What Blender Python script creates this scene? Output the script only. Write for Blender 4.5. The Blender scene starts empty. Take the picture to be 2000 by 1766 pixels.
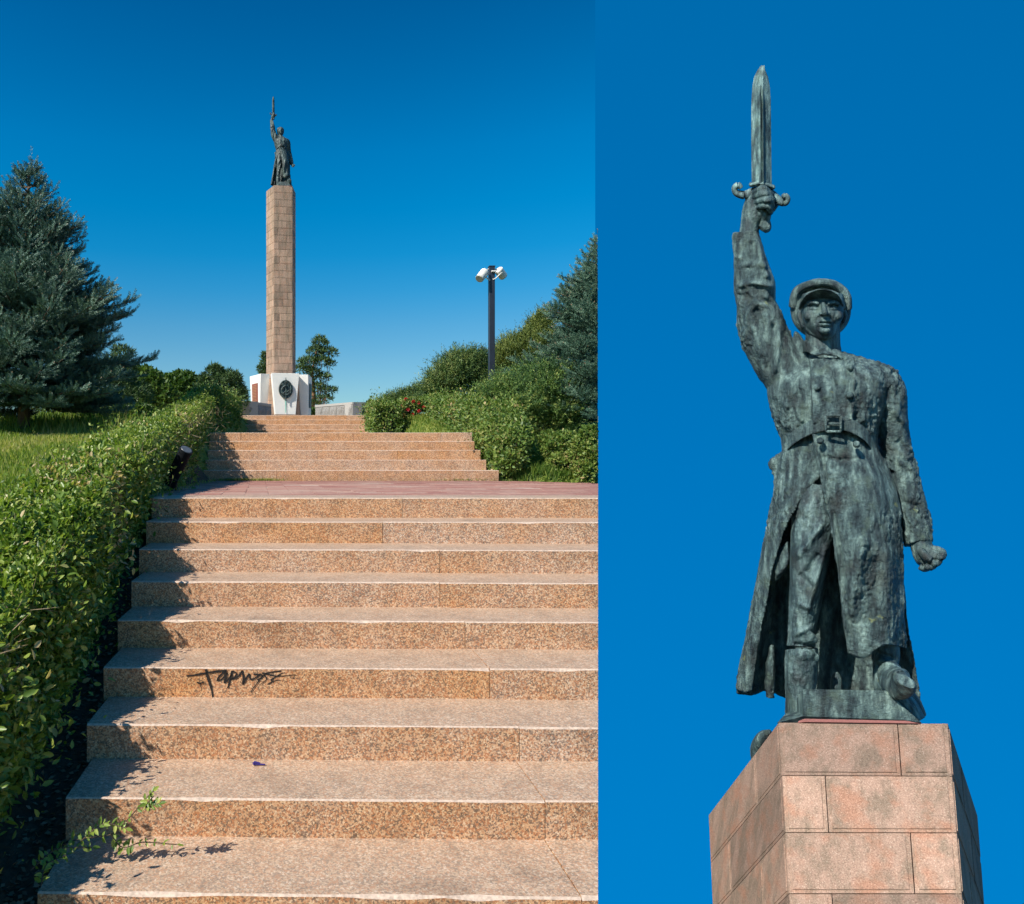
import bpy, bmesh, math, random
import numpy as np
from mathutils import Vector, Matrix
random.seed(7)
rng = np.random.default_rng(7)
S = bpy.context.scene
COL = S.collection
R_ = math.radians
F = 1400.0            # focal length in photo pixels
CX, CY = 584.0, 902.0 # principal point / eye level in the photo
KR = (1168.0 - CX) / F  # the ground ends along x = KR*y

# ------------------------------------------------------------------ camera, sky, sun, exposure
cam_d = bpy.data.cameras.new('camera'); cam = bpy.data.objects.new('camera', cam_d); COL.objects.link(cam)
cam_d.sensor_width = 36; cam_d.sensor_fit = 'HORIZONTAL'; cam_d.lens = 36 * F / 2000
cam_d.shift_x = (1000 - CX) / 2000; cam_d.shift_y = (CY - 883) / 2000
cam_d.clip_start = .05; cam_d.clip_end = 3000
cam.location = (0, 0, 0); cam.rotation_euler = (R_(90), 0, 0)
S.camera = cam
S.render.resolution_x = 1024; S.render.resolution_y = 904
SUN_EL, SUN_AZ = 43.0, 54.0      # elevation; degrees to the left of straight behind the camera
sd = Vector((-math.sin(R_(SUN_AZ)) * math.cos(R_(SUN_EL)), -math.cos(R_(SUN_AZ)) * math.cos(R_(SUN_EL)), math.sin(R_(SUN_EL))))
ld = bpy.data.lights.new('sun', 'SUN'); ld.energy = 4.9; ld.angle = R_(.5); ld.color = (1, .93, .82)
lo = bpy.data.objects.new('sun', ld); COL.objects.link(lo)
lo.rotation_euler = sd.to_track_quat('Z', 'Y').to_euler()
W = bpy.data.worlds.new('World'); S.world = W; W.use_nodes = True
wn = W.node_tree; wn.nodes.clear()
sky = wn.nodes.new('ShaderNodeTexSky'); sky.sky_type = 'NISHITA'; sky.sun_disc = False
sky.sun_elevation = R_(SUN_EL); sky.sun_rotation = math.atan2(sd.x, sd.y)
sky.air_density = 1.0; sky.dust_density = .3; sky.ozone_density = 2.0
hs = wn.nodes.new('ShaderNodeHueSaturation'); hs.inputs['Saturation'].default_value = 1.25
tc = wn.nodes.new('ShaderNodeTexCoord'); sx = wn.nodes.new('ShaderNodeSeparateXYZ')
cr = wn.nodes.new('ShaderNodeValToRGB')
cr.color_ramp.elements[0].position = 0.0; cr.color_ramp.elements[0].color = (.52, .64, .66, 1)
cr.color_ramp.elements[1].position = 1.0; cr.color_ramp.elements[1].color = (.14, .55, .74, 1)
for p_, c_ in ((.10, (.49, .68, .72)), (.140, (.44, .70, .75)), (.182, (.34, .715, .785)), (.23, (.16, .735, .85)), (.276, (.04, .75, .895)), (.33, (.0, .77, .93)), (.395, (.0, .766, .945)), (.535, (.0, .595, .785)), (.70, (.02, .56, .75))):
    e = cr.color_ramp.elements.new(p_); e.color = (*c_, 1)
mx = wn.nodes.new('ShaderNodeMix'); mx.data_type = 'RGBA'; mx.blend_type = 'MULTIPLY'; mx.inputs[0].default_value = 1
bg = wn.nodes.new('ShaderNodeBackground'); bg.inputs[1].default_value = .11
wo = wn.nodes.new('ShaderNodeOutputWorld')
L = wn.links.new
L(tc.outputs['Generated'], sx.inputs[0]); L(sx.outputs['Z'], cr.inputs[0])
L(sky.outputs[0], hs.inputs['Color']); L(hs.outputs[0], mx.inputs[6]); L(cr.outputs[0], mx.inputs[7])
L(mx.outputs[2], bg.inputs[0]); L(bg.outputs[0], wo.inputs[0])
S.view_settings.view_transform = 'Standard'; S.view_settings.look = 'None'
S.view_settings.gamma = 1; S.view_settings.exposure = .43; S.view_settings.use_curve_mapping = False

# ------------------------------------------------------------------ helpers
def P(px, py, D):
    return Vector(((px - CX) / F * D, D, (CY - py) / F * D))
def tag(o, label=None, cat=None, group=None, kind=None):
    if label: o['label'] = label
    if cat: o['category'] = cat
    if group: o['group'] = group
    if kind: o['kind'] = kind
    return o
def empty(name, loc, label=None, cat=None, group=None, kind=None):
    o = bpy.data.objects.new(name, None); COL.objects.link(o); o.location = loc
    o.empty_display_size = .2
    return tag(o, label, cat, group, kind)
def link(name, me, mat, parent=None, smooth=False):
    """mesh data is in world coordinates; keep it there and parent without moving"""
    o = bpy.data.objects.new(name, me); COL.objects.link(o)
    if mat is not None:
        for m in (mat if isinstance(mat, (list, tuple)) else [mat]): me.materials.append(m)
    if parent is not None:
        o.parent = parent; par = parent; off = Vector((0, 0, 0))
        while par is not None: off = off + par.location; par = par.parent
        o.location = -off
    if smooth: me.polygons.foreach_set('use_smooth', [True] * len(me.polygons))
    return o
def mesh_np(name, V, faces_idx, n):
    """V (N,3), faces_idx (M,n)"""
    me = bpy.data.meshes.new(name)
    V = np.asarray(V, np.float32); Fi = np.asarray(faces_idx, np.int32)
    me.vertices.add(len(V)); me.vertices.foreach_set('co', V.ravel())
    M = len(Fi); me.loops.add(M * n); me.loops.foreach_set('vertex_index', Fi.ravel())
    me.polygons.add(M); me.polygons.foreach_set('loop_start', np.arange(0, M * n, n, dtype=np.int32))
    me.update(calc_edges=True)
    return me
def bm_obj(name, bm, mat, parent=None, smooth=False):
    me = bpy.data.meshes.new(name); bm.normal_update(); bm.to_mesh(me); bm.free()
    return link(name, me, mat, parent, smooth)
def clip(bm):
    """the place ends along this upright plane; cut and cap"""
    n = Vector((1, -KR, 0)).normalized()
    r = bmesh.ops.bisect_plane(bm, geom=bm.verts[:] + bm.edges[:] + bm.faces[:], plane_co=(0, 0, 0), plane_no=n, clear_outer=True)
    es = [g for g in r['geom_cut'] if isinstance(g, bmesh.types.BMEdge)]
    if es:
        try: bmesh.ops.contextual_create(bm, geom=es)
        except Exception: pass
def box_pts(bm, pts):
    """8 points: bottom 4 (ccw), top 4"""
    v = [bm.verts.new(p) for p in pts]
    for f in ((3, 2, 1, 0), (4, 5, 6, 7), (0, 1, 5, 4), (1, 2, 6, 5), (2, 3, 7, 6), (3, 0, 4, 7)):
        bm.faces.new([v[i] for i in f])
    return v
def box(bm, x0, x1, y0, y1, z0, z1):
    return box_pts(bm, [(x0, y0, z0), (x1, y0, z0), (x1, y1, z0), (x0, y1, z0), (x0, y0, z1), (x1, y0, z1), (x1, y1, z1), (x0, y1, z1)])
def cyl(bm, a, b, r0, r1=None, n=16, cap=True):
    a = Vector(a); b = Vector(b); r1 = r0 if r1 is None else r1
    t = (b - a).normalized(); s = t.orthogonal().normalized(); q = t.cross(s)
    A = []; B = []
    for i in range(n):
        c = math.cos(2 * math.pi * i / n); d = math.sin(2 * math.pi * i / n)
        A.append(bm.verts.new(a + (s * c + q * d) * r0)); B.append(bm.verts.new(b + (s * c + q * d) * r1))
    for i in range(n):
        j = (i + 1) % n; bm.faces.new((A[i], A[j], B[j], B[i]))
    if cap: bm.faces.new(A[::-1]); bm.faces.new(B)
def _h(ix, iy, iz):
    h = (ix * 374761393 + iy * 668265263 + iz * 1440662683) & 0xffffffff
    h = ((h ^ (h >> 13)) * 1274126177) & 0xffffffff
    return ((h ^ (h >> 16)) & 0xffffff) / float(0xffffff)
def vnoise(p):
    p = np.asarray(p, np.float64); i = np.floor(p).astype(np.int64); f = p - i; f = f * f * (3 - 2 * f)
    out = 0
    for a in (0, 1):
        for b in (0, 1):
            for c in (0, 1):
                w = (f[:, 0] if a else 1 - f[:, 0]) * (f[:, 1] if b else 1 - f[:, 1]) * (f[:, 2] if c else 1 - f[:, 2])
                out = out + w * _h(i[:, 0] + a, i[:, 1] + b, i[:, 2] + c)
    return out * 2 - 1
def fbm(p, o=3):
    s = 0; a = 1
    for k in range(o): s = s + a * vnoise(p * 2 ** k + 17.3 * k); a *= .5
    return s

# ------------------------------------------------------------------ materials
def new_mat(name):
    m = bpy.data.materials.new(name); m.use_nodes = True; nt = m.node_tree
    b = nt.nodes['Principled BSDF']; return m, nt, b
def N(nt, typ, **kw):
    n = nt.nodes.new(typ)
    for k, v in kw.items(): setattr(n, k, v)
    return n
def noise(nt, vec, scale, detail=3, rough=.55):
    n = N(nt, 'ShaderNodeTexNoise'); n.inputs['Scale'].default_value = scale; n.inputs['Detail'].default_value = detail
    n.inputs['Roughness'].default_value = rough; nt.links.new(vec, n.inputs['Vector']); return n.outputs['Fac']
def ramp(nt, fac, stops, interp='LINEAR'):
    r = N(nt, 'ShaderNodeValToRGB'); cr = r.color_ramp; cr.interpolation = interp
    while len(cr.elements) < len(stops): cr.elements.new(.5)
    for e, (p, c) in zip(cr.elements, stops):
        e.position = p; e.color = (c[0], c[1], c[2], 1) if hasattr(c, '__len__') else (c, c, c, 1)
    nt.links.new(fac, r.inputs[0]); return r.outputs[0]
def mix(nt, fac, a, b, mode='MIX'):
    m = N(nt, 'ShaderNodeMix', data_type='RGBA', blend_type=mode)
    for s, v in ((0, fac), (6, a), (7, b)):
        if hasattr(v, 'is_linked') or isinstance(v, bpy.types.NodeSocket): nt.links.new(v, m.inputs[s])
        elif s == 0: m.inputs[0].default_value = v
        else: m.inputs[s].default_value = (v[0], v[1], v[2], 1)
    return m.outputs[2]
def bump(nt, b, h, dist, strength=1.0):
    n = N(nt, 'ShaderNodeBump'); n.inputs['Strength'].default_value = strength; n.inputs['Distance'].default_value = dist
    nt.links.new(h, n.inputs['Height']); nt.links.new(n.outputs[0], b.inputs['Normal'])
def objvec(nt): return N(nt, 'ShaderNodeTexCoord').outputs['Object']
def geo(nt): return N(nt, 'ShaderNodeNewGeometry').outputs['Position']
def plain(name, col, rough=.6, metal=0, nz=0.12, sc=30, spec=.5, bd=0):
    m, nt, b = new_mat(name); v = geo(nt); n = noise(nt, v, sc, 4)
    c = mix(nt, n, [x * (1 - nz * 2) for x in col], [min(1, x * (1 + nz * 2)) for x in col]); nt.links.new(c, b.inputs['Base Color'])
    b.inputs['Roughness'].default_value = rough; b.inputs['Metallic'].default_value = metal
    b.inputs['Specular IOR Level'].default_value = spec
    if bd: bump(nt, b, n, bd)
    return m

def granite(name, base, orange, scale, riser):
    """speckled granite: feldspar grains, dark mica, pale quartz; rust bloom on the rough faces"""
    m, nt, b = new_mat(name); v = geo(nt)
    info = N(nt, 'ShaderNodeObjectInfo')
    vo = N(nt, 'ShaderNodeTexVoronoi'); vo.inputs['Scale'].default_value = scale; vo.inputs['Randomness'].default_value = 1
    wv = N(nt, 'ShaderNodeVectorMath', operation='ADD'); nz = N(nt, 'ShaderNodeTexNoise'); nz.inputs['Scale'].default_value = scale * 1.3; nz.inputs['Detail'].default_value = 2
    sc = N(nt, 'ShaderNodeVectorMath', operation='SCALE'); sc.inputs['Scale'].default_value = 1.6 / scale
    nt.links.new(v, nz.inputs['Vector']); nt.links.new(nz.outputs['Color'], sc.inputs[0]); nt.links.new(v, wv.inputs[0]); nt.links.new(sc.outputs[0], wv.inputs[1])
    nt.links.new(wv.outputs[0], vo.inputs['Vector'])
    sep = N(nt, 'ShaderNodeSeparateColor'); nt.links.new(vo.outputs['Color'], sep.inputs[0])
    cst = .78 if riser else .5
    def k(c, t): return [base[i] + (c[i] - base[i]) * t for i in range(3)]
    grain = ramp(nt, sep.outputs[0], [(0, k((.10, .085, .08), cst)), (.16, k((.22, .17, .15), cst)), (.30, k((.42, .19, .10), cst)), (.55, base), (.74, k((.60, .42, .30), cst)), (.90, k((.74, .62, .50), cst))], 'CONSTANT')
    blot = ramp(nt, noise(nt, v, 3.1, 4, .6), [(.38, 0), (.68, 1)])
    var = N(nt, 'ShaderNodeMath', operation='MULTIPLY'); nt.links.new(info.outputs['Random'], var.inputs[0]); var.inputs[1].default_value = .55 if riser else .2
    v2 = N(nt, 'ShaderNodeMath', operation='MULTIPLY_ADD'); nt.links.new(blot, v2.inputs[0]); v2.inputs[1].default_value = .45 if riser else .12; nt.links.new(var.outputs[0], v2.inputs[2])
    v2.use_clamp = True
    c = mix(nt, v2.outputs[0], grain, mix(nt, 1.0, grain, orange, 'MULTIPLY'))
    dirt = ramp(nt, noise(nt, v, 9, 5, .7), [(.30, .72), (.55, 1)])
    c = mix(nt, .8, c, dirt, 'MULTIPLY')
    st = ramp(nt, noise(nt, v, 2.2, 2, .4), [(.63, 1), (.72, .80)])
    c = mix(nt, 1.0, c, st, 'MULTIPLY')
    nt.links.new(c, b.inputs['Base Color']); b.inputs['Roughness'].default_value = .72 if riser else .55
    b.inputs['Specular IOR Level'].default_value = .35
    bump(nt, b, noise(nt, v, scale * 1.2, 3, .7), .005 if riser else .0015, .7 if riser else .4)
    return m
M_RISE = granite('granite_rough', (.63, .43, .30), (1.0, .74, .44), 160, True)
M_TREAD = granite('granite_honed', (.52, .385, .272), (1.0, .87, .74), 160, False)
M_EDGE = plain('granite_worn_edge', (.54, .41, .32), .6, nz=.35, sc=70)

def column_stone(name, scale, base=(.42, .27, .20), streak=1.0):
    m, nt, b = new_mat(name); v = geo(nt); info = N(nt, 'ShaderNodeObjectInfo')
    sp = ramp(nt, noise(nt, v, 26 * scale, 2, .9), [(.30, [x * .55 for x in base]), (.45, base), (.6, [min(1, x * 1.25) for x in base]), (.72, (.62, .50, .43))])
    mp = N(nt, 'ShaderNodeMapping'); mp.inputs['Scale'].default_value = (2.2 * scale, 2.2 * scale, .35 * scale); nt.links.new(v, mp.inputs[0])
    s1 = ramp(nt, noise(nt, mp.outputs[0], 1, 5, .65), [(.42, 0), (.62, 1)])
    c = mix(nt, s1, sp, mix(nt, 1.0, sp, (.62, .68, .66), 'MULTIPLY'))
    s2 = ramp(nt, noise(nt, v, 1.3 * scale, 4, .6), [(.5, 0), (.66, .8 * streak)])
    c = mix(nt, s2, c, mix(nt, 1.0, sp, (.97, .76, .66), 'MULTIPLY'))
    rv = ramp(nt, info.outputs['Random'], [(0, (.76, .74, .73)), (.5, (1, .97, .94)), (1, (1.16, 1.12, 1.08))])
    c = mix(nt, 1.0, c, rv, 'MULTIPLY')
    wh = ramp(nt, noise(nt, v, 7.0 * scale, 1, .3), [(.845, 0), (.86, .8)])
    c = mix(nt, wh, c, (.75, .72, .68))
    nt.links.new(c, b.inputs['Base Color']); b.inputs['Roughness'].default_value = .75; b.inputs['Specular IOR Level'].default_value = .3
    bump(nt, b, noise(nt, v, 22 * scale, 3, .8), .03 / scale, .6)
    return m
M_COLF = column_stone('column_granite', 2.4, (.385, .265, .200), .5)
M_COLN = column_stone('column_granite_near', .15, (.335, .225, .175), 1.0)
M_JOINT = plain('dark_joint', (.24, .175, .145), .9, nz=.2)
M_JOINTN = plain('column_core', (.16, .10, .08), .9, nz=.2, sc=.5)

def bronze(name, s, tint=(1, 1, 1), bd=.15, ro=.5):
    m, nt, b = new_mat(name); v = objvec(nt)
    g = geo(nt)
    mp = N(nt, 'ShaderNodeMapping'); mp.inputs['Scale'].default_value = (3.2 * s, 3.2 * s, .8 * s); nt.links.new(g, mp.inputs[0])
    n1 = noise(nt, mp.outputs[0], 1.0, 6, .68)
    c = ramp(nt, n1, [(.33, (.012, .023, .030)), (.45, (.046, .080, .088)), (.55, (.118, .190, .188)), (.68, (.29, .42, .39))])
    n2 = ramp(nt, noise(nt, g, 2.1 * s, 5, .6), [(.55, 0), (.70, .75)])
    c = mix(nt, n2, c, (.10, .155, .125))
    n4 = ramp(nt, noise(nt, g, 1.1 * s, 3, .5), [(.52, 0), (.72, .6)])
    c = mix(nt, n4, c, (.040, .044, .042))
    n3 = ramp(nt, noise(nt, g, 1.0 * s, 4, .55), [(.69, 0), (.75, .8)])
    c = mix(nt, n3, c, (.36, .40, .14))
    if tint != (1, 1, 1): c = mix(nt, 1.0, c, tint, 'MULTIPLY')
    nt.links.new(c, b.inputs['Base Color']); b.inputs['Roughness'].default_value = ro; b.inputs['Metallic'].default_value = .1
    b.inputs['Specular IOR Level'].default_value = .5
    bump(nt, b, noise(nt, g, 9 * s, 5, .75), bd / s, .9)
    return m
M_BRN = bronze('bronze_patina_near', .15)
M_BRNF = bronze('bronze_patina_figure', .15, (.88, .9, .92), .07)
M_BRF = bronze('bronze_patina_far', 3.2, (.5, .5, .5), .06)
M_BLADE = bronze('verdigris_blade', .18, (1.35, 1.4, 1.42), .03, .75)

def leaf_mat(name, cols, trans=.25, rough=.5, spec=.4):
    """cols: colours along the per-leaf tint attribute"""
    m, nt, b = new_mat(name); a = N(nt, 'ShaderNodeAttribute', attribute_name='tint')
    sep = N(nt, 'ShaderNodeSeparateColor'); nt.links.new(a.outputs['Color'], sep.inputs[0])
    n = len(cols); c = ramp(nt, sep.outputs[0], [(i / (n - 1), cc) for i, cc in enumerate(cols)])
    nt.links.new(c, b.inputs['Base Color']); b.inputs['Roughness'].default_value = rough
    b.inputs['Specular IOR Level'].default_value = spec
    t = N(nt, 'ShaderNodeBsdfTranslucent'); tcol = mix(nt, 1.0, c, (1.25, 1.35, .6), 'MULTIPLY'); nt.links.new(tcol, t.inputs[0])
    mxs = N(nt, 'ShaderNodeMixShader'); mxs.inputs[0].default_value = trans
    nt.links.new(b.outputs[0], mxs.inputs[1]); nt.links.new(t.outputs[0], mxs.inputs[2])
    nt.links.new(mxs.outputs[0], nt.nodes['Material Output'].inputs[0])
    return m
M_PRIVET = leaf_mat('privet_leaves', [(.050, .10, .014), (.105, .185, .026), (.17, .26, .04), (.26, .34, .06), (.40, .44, .11), (.54, .40, .22)], .34, .40, .5)
M_HEDGEF = leaf_mat('hedge_leaves', [(.036, .082, .014), (.075, .14, .024), (.12, .20, .036), (.19, .26, .05), (.28, .30, .08), (.46, .33, .16)], .25, .5)
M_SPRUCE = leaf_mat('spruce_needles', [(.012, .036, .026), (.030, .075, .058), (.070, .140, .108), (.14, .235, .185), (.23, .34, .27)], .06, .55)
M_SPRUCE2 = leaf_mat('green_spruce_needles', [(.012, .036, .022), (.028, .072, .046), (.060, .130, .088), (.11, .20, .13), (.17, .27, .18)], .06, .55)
M_BUD = leaf_mat('spruce_tips', [(.22, .15, .10), (.32, .20, .13)], .05, .7)
M_PINE = leaf_mat('pine_needles', [(.022, .052, .016), (.045, .092, .024), (.075, .135, .036), (.12, .18, .05)], .1, .6)
M_BROAD = leaf_mat('broad_leaves', [(.028, .068, .014), (.055, .115, .020), (.09, .16, .028), (.14, .21, .04)], .28, .5)
M_JUNI = leaf_mat('juniper_sprays', [(.022, .066, .022), (.055, .125, .034), (.11, .20, .045), (.19, .28, .065), (.38, .42, .11)], .15, .6)
M_JUNID = leaf_mat('dark_juniper_sprays', [(.016, .045, .018), (.035, .082, .026), (.07, .13, .034), (.13, .20, .05), (.26, .30, .09)], .15, .6)
M_OLIVE = leaf_mat('olive_sprays', [(.05, .085, .018), (.10, .145, .028), (.18, .22, .045), (.28, .31, .075)], .15, .6)
M_GRASS = leaf_mat('grass_blades', [(.09, .17, .025), (.17, .25, .038), (.27, .32, .06), (.40, .38, .11), (.55, .46, .22)], .45, .55)
M_ROSE = leaf_mat('red_petals', [(.45, .01, .02), (.65, .03, .05)], .2, .5)
M_TRUNK = plain('bark', (.10, .068, .045), .9, nz=.3, sc=12, bd=.02)
M_PTRUNK = plain('pine_bark', (.30, .14, .07), .9, nz=.3, sc=6, bd=.02)
M_TWIG = plain('twigs', (.10, .07, .04), .85, nz=.3, sc=20)
M_CORE = plain('hedge_interior', (.012, .020, .008), .95, nz=.3, sc=8)  # near-black: the shade deep inside a hedge put into the colour
def soil_mat():
    m, nt, b = new_mat('lawn_soil'); g = geo(nt)
    n = noise(nt, g, 2.2, 6, .7); n2 = noise(nt, g, 40, 3, .7)
    c = ramp(nt, n, [(.35, (.16, .22, .04)), (.55, (.26, .29, .07)), (.7, (.38, .34, .15))])
    c = mix(nt, ramp(nt, n2, [(.3, .35), (.7, 0)]), c, (.06, .07, .02))
    nt.links.new(c, b.inputs['Base Color']); b.inputs['Roughness'].default_value = .95; b.inputs['Specular IOR Level'].default_value = .1
    bump(nt, b, n2, .02); return m
M_SOIL = soil_mat()
M_EARTH = plain('dark_earth', (.10, .075, .052), .95, nz=.35, sc=25, spec=.1, bd=.02)
def brick_mat():
    m, nt, b = new_mat('red_paver'); g = geo(nt); info = N(nt, 'ShaderNodeObjectInfo')
    c = ramp(nt, info.outputs['Random'], [(0, (.30, .13, .10)), (.35, (.36, .17, .13)), (.7, (.40, .21, .16)), (.93, (.44, .27, .21)), (1, (.50, .38, .30))])
    n = noise(nt, g, 18, 5, .7); c = mix(nt, 1.0, c, ramp(nt, n, [(.3, .75), (.7, 1.15)]), 'MULTIPLY')
    d = ramp(nt, noise(nt, g, 1.1, 4, .6), [(.5, 0), (.68, .35)]); c = mix(nt, d, c, (.48, .38, .30))
    nt.links.new(c, b.inputs['Base Color']); b.inputs['Roughness'].default_value = .8; bump(nt, b, n, .004); return m
M_PAVER = brick_mat()
M_WHITE = plain('white_stone', (.74, .73, .69), .6, nz=.05, sc=3)
M_GREYST = plain('rough_grey_granite', (.27, .255, .235), .85, nz=.35, sc=28, bd=.04)
M_GREYSM = plain('smooth_grey_granite', (.38, .36, .33), .7, nz=.12, sc=30)
M_REDPL = plain('red_granite_plaque', (.25, .075, .05), .5, nz=.15, sc=20)
M_BLACKM = plain('black_paint', (.008, .010, .013), .7, nz=.2, sc=8, spec=.15)
M_NAVY = plain('dark_pole_paint', (.020, .026, .040), .4, nz=.15, sc=6)
M_LAMPW = plain('white_lamp_housing', (.72, .70, .64), .45, nz=.05, sc=5)
M_GLASS = plain('lamp_glass', (.30, .29, .26), .15, nz=.1, sc=5)
M_INK = plain('black_spray_paint', (.012, .010, .010), .5, nz=.2, sc=60)
M_PURPLE = plain('violet_plastic', (.035, .02, .16), .35, nz=.1)
M_VERD = plain('verdigris_stain', (.28, .55, .46), .7, nz=.1, sc=10)
M_REDROOF = plain('red_mortar_bed', (.26, .10, .09), .8, nz=.25, sc=3)
M_DRY = leaf_mat('dead_leaves', [(.16, .11, .07), (.30, .21, .13), (.50, .38, .26)], .1, .7)

# ------------------------------------------------------------------ the right-hand sky backdrop
def sky_mat():
    m = bpy.data.materials.new('sky_blue'); m.use_nodes = True; nt = m.node_tree; nt.nodes.clear()
    g = geo(nt); s = N(nt, 'ShaderNodeSeparateXYZ'); nt.links.new(g, s.inputs[0])
    mr = N(nt, 'ShaderNodeMapRange'); mr.inputs[1].default_value = -265; mr.inputs[2].default_value = 270; nt.links.new(s.outputs['Z'], mr.inputs[0])
    c = ramp(nt, mr.outputs[0], [(0, (.0, .161, .445)), (.45, (.0, .138, .395)), (.75, (.0, .122, .350)), (1, (.0, .109, .315))])
    e = N(nt, 'ShaderNodeEmission'); nt.links.new(c, e.inputs[0]); o = N(nt, 'ShaderNodeOutputMaterial'); nt.links.new(e.outputs[0], o.inputs[0])
    return m
YB = 430.0
bm = bmesh.new(); box(bm, KR * YB, 1500, YB, YB + 4, -900, 1300)
tag(bm_obj('sky', bm, sky_mat()), kind='structure')

# ------------------------------------------------------------------ stairs
SL = .0175                         # the treads run slightly towards us on the right
H = .15; TD = .373; Z0 = -.272; D0 = 5.42; DU = 10.27
def sy(D, x): return D - SL * x
stairs = empty('stairs', (0, DU, Z0), kind='structure'); 
def granite_block(x0, x1, D, z, depth, h=H, cut=False, name='granite_block', parent=None, seed=0):
    """one stone: front edge at distance D, top at z; the nosing is slightly worn and chipped"""
    bm = bmesh.new(); g = .0016; dz = random.uniform(-.002, .002); dy = 0 if cut else random.uniform(-.004, .004)
    D += dy; z += dz; x0 += g; x1 -= g
    n = max(2, int((x1 - x0) / (.11 if cut else .5))); prev = None
    for k in range(n + 1):
        x = x0 + (x1 - x0) * k / n; j = lambda a: random.uniform(-a, a)
        c = .0045 + abs(j(.003)) + (.007 if random.random() < .05 and cut else 0); y = sy(D, x)
        ring = [(x, y + j(.001), z - h), (x, y + j(.0015), z - c), (x, y + c + abs(j(.002)), z + j(.0004)), (x, y + depth, z), (x, y + depth, z - h)]
        ring = [bm.verts.new(p) for p in ring]
        if prev:
            for q in range(5): bm.faces.new((prev[q], ring[q], ring[(q + 1) % 5], prev[(q + 1) % 5]))
        else: bm.faces.new(ring)
        prev = ring
    bm.faces.new(prev[::-1]); bmesh.ops.recalc_face_normals(bm, faces=bm.faces)
    if cut: clip(bm)
    bm.normal_update()
    for f in bm.faces:
        if f.normal.z > .95: f.material_index = 1
        elif f.normal.z > .12: f.material_index = 2
        else: f.material_index = 0
    return bm_obj(name, bm, [M_RISE, M_TREAD, M_EDGE], parent or stairs)
lowL = [295, 284, 270, 255, 228, 200, 167, 125, 69]
lowJ = [785, 747, 858, 858, 907, 955, 1012, 1062, 1066]
for i in range(11):
    D = D0 - i * TD; z = Z0 - i * H
    xl = (lowL[i] - CX) / F * D if i < 9 else -.89
    xj = (lowJ[i] - CX) / F * D if i < 9 else .9
    if i == 8: xj = .955
    xr = max(KR * D, .2) + .6
    dep = TD + .05 if i else .42
    if KR * D > .02 and D > .3:
        for a, b in (((xl, xj), (xj, xr)) if xj < KR * D + .05 else ((xl, xr),)):
            if i == 0 and False: pass
            granite_block(a, b, D, z, dep, h=H + .02, cut=True)
upL = [(395, [(660, 0)]), (400, []), (404, [622]), (408, []), (410, [])]
upEdge = [(397, 972), (401, 948), (405, 937), (408, 925), (410, 921)]
upJ = [[540, 660, 880], [520, 800], [620, 776], [560, 836], [470, 690, 860]]
for j in range(5):
    D = DU + j * TD; z = Z0 + (j + 1) * H
    xs = [upEdge[j][0]] + upJ[j] + [upEdge[j][1]]; xs = [(p - CX) / F * D for p in xs]
    for a, b in zip(xs[:-1], xs[1:]):
        granite_block(a, b, D, z, TD + .05 if j < 4 else .9, h=H + .02)
DT = 18.8; ZT = .478 + .366
topE = [(455, 742), (464, 740), (466, 736), (455, 733)]
zm = Z0 + 5 * H
for j in range(-2, 4):
    D = DT + j * TD; z = ZT + j * H
    e = topE[max(j, 0)]; xs = [(p - CX) / F * D for p in (e[0], random.randint(500, 560), random.randint(600, 680), e[1])]
    for a, b in zip(xs[:-1], xs[1:]):
        granite_block(a, b, D, z, TD + .05 if j < 3 else 1.2, h=H + .02)
# landing and plazas: kerbless paving sheets under the individual pavers
def landing():
    bm = bmesh.new(); y0 = D0 + .40; y1 = DU + .02
    xs = [-3.0, 8]
    v = [bm.verts.new(p) for p in ((-1.5, y0, Z0 - .02), (3.2, y0, Z0 - .02), (3.2, y1, Z0 - .02), (-1.5, y1, Z0 - .02))]
    bm.faces.new(v); clip(bm); return bm
tag(bm_obj('landing_bed', landing(), M_EARTH), kind='structure')
paving = empty('landing_paving', (0.8, 7.5, Z0), kind='structure')
def land_left(y): return -1.14 - .25 * (y - 5.8) / 4.5
def land_right(y):                                    # the paved edge bends away to the right
    return 3.05 + (DU - y) * .55
bl, bw = .40, .115; bms = {}
def paver_mesh(k):
    bm = bmesh.new(); box(bm, -bl / 2 + .004, bl / 2 - .004, -bw / 2 + .003, bw / 2 - .003, -.02, 0)
    bmesh.ops.bevel(bm, geom=[e for e in bm.edges if all(v.co.z > -.001 for v in e.verts)], offset=.003, segments=1, affect='EDGES')
    me = bpy.data.meshes.new('paver'); bm.to_mesh(me); bm.free(); me.materials.append(M_PAVER); return me
pm = paver_mesh(0); n_pav = 0
y = D0 + .455; row = 0; rest = bmesh.new()
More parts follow.
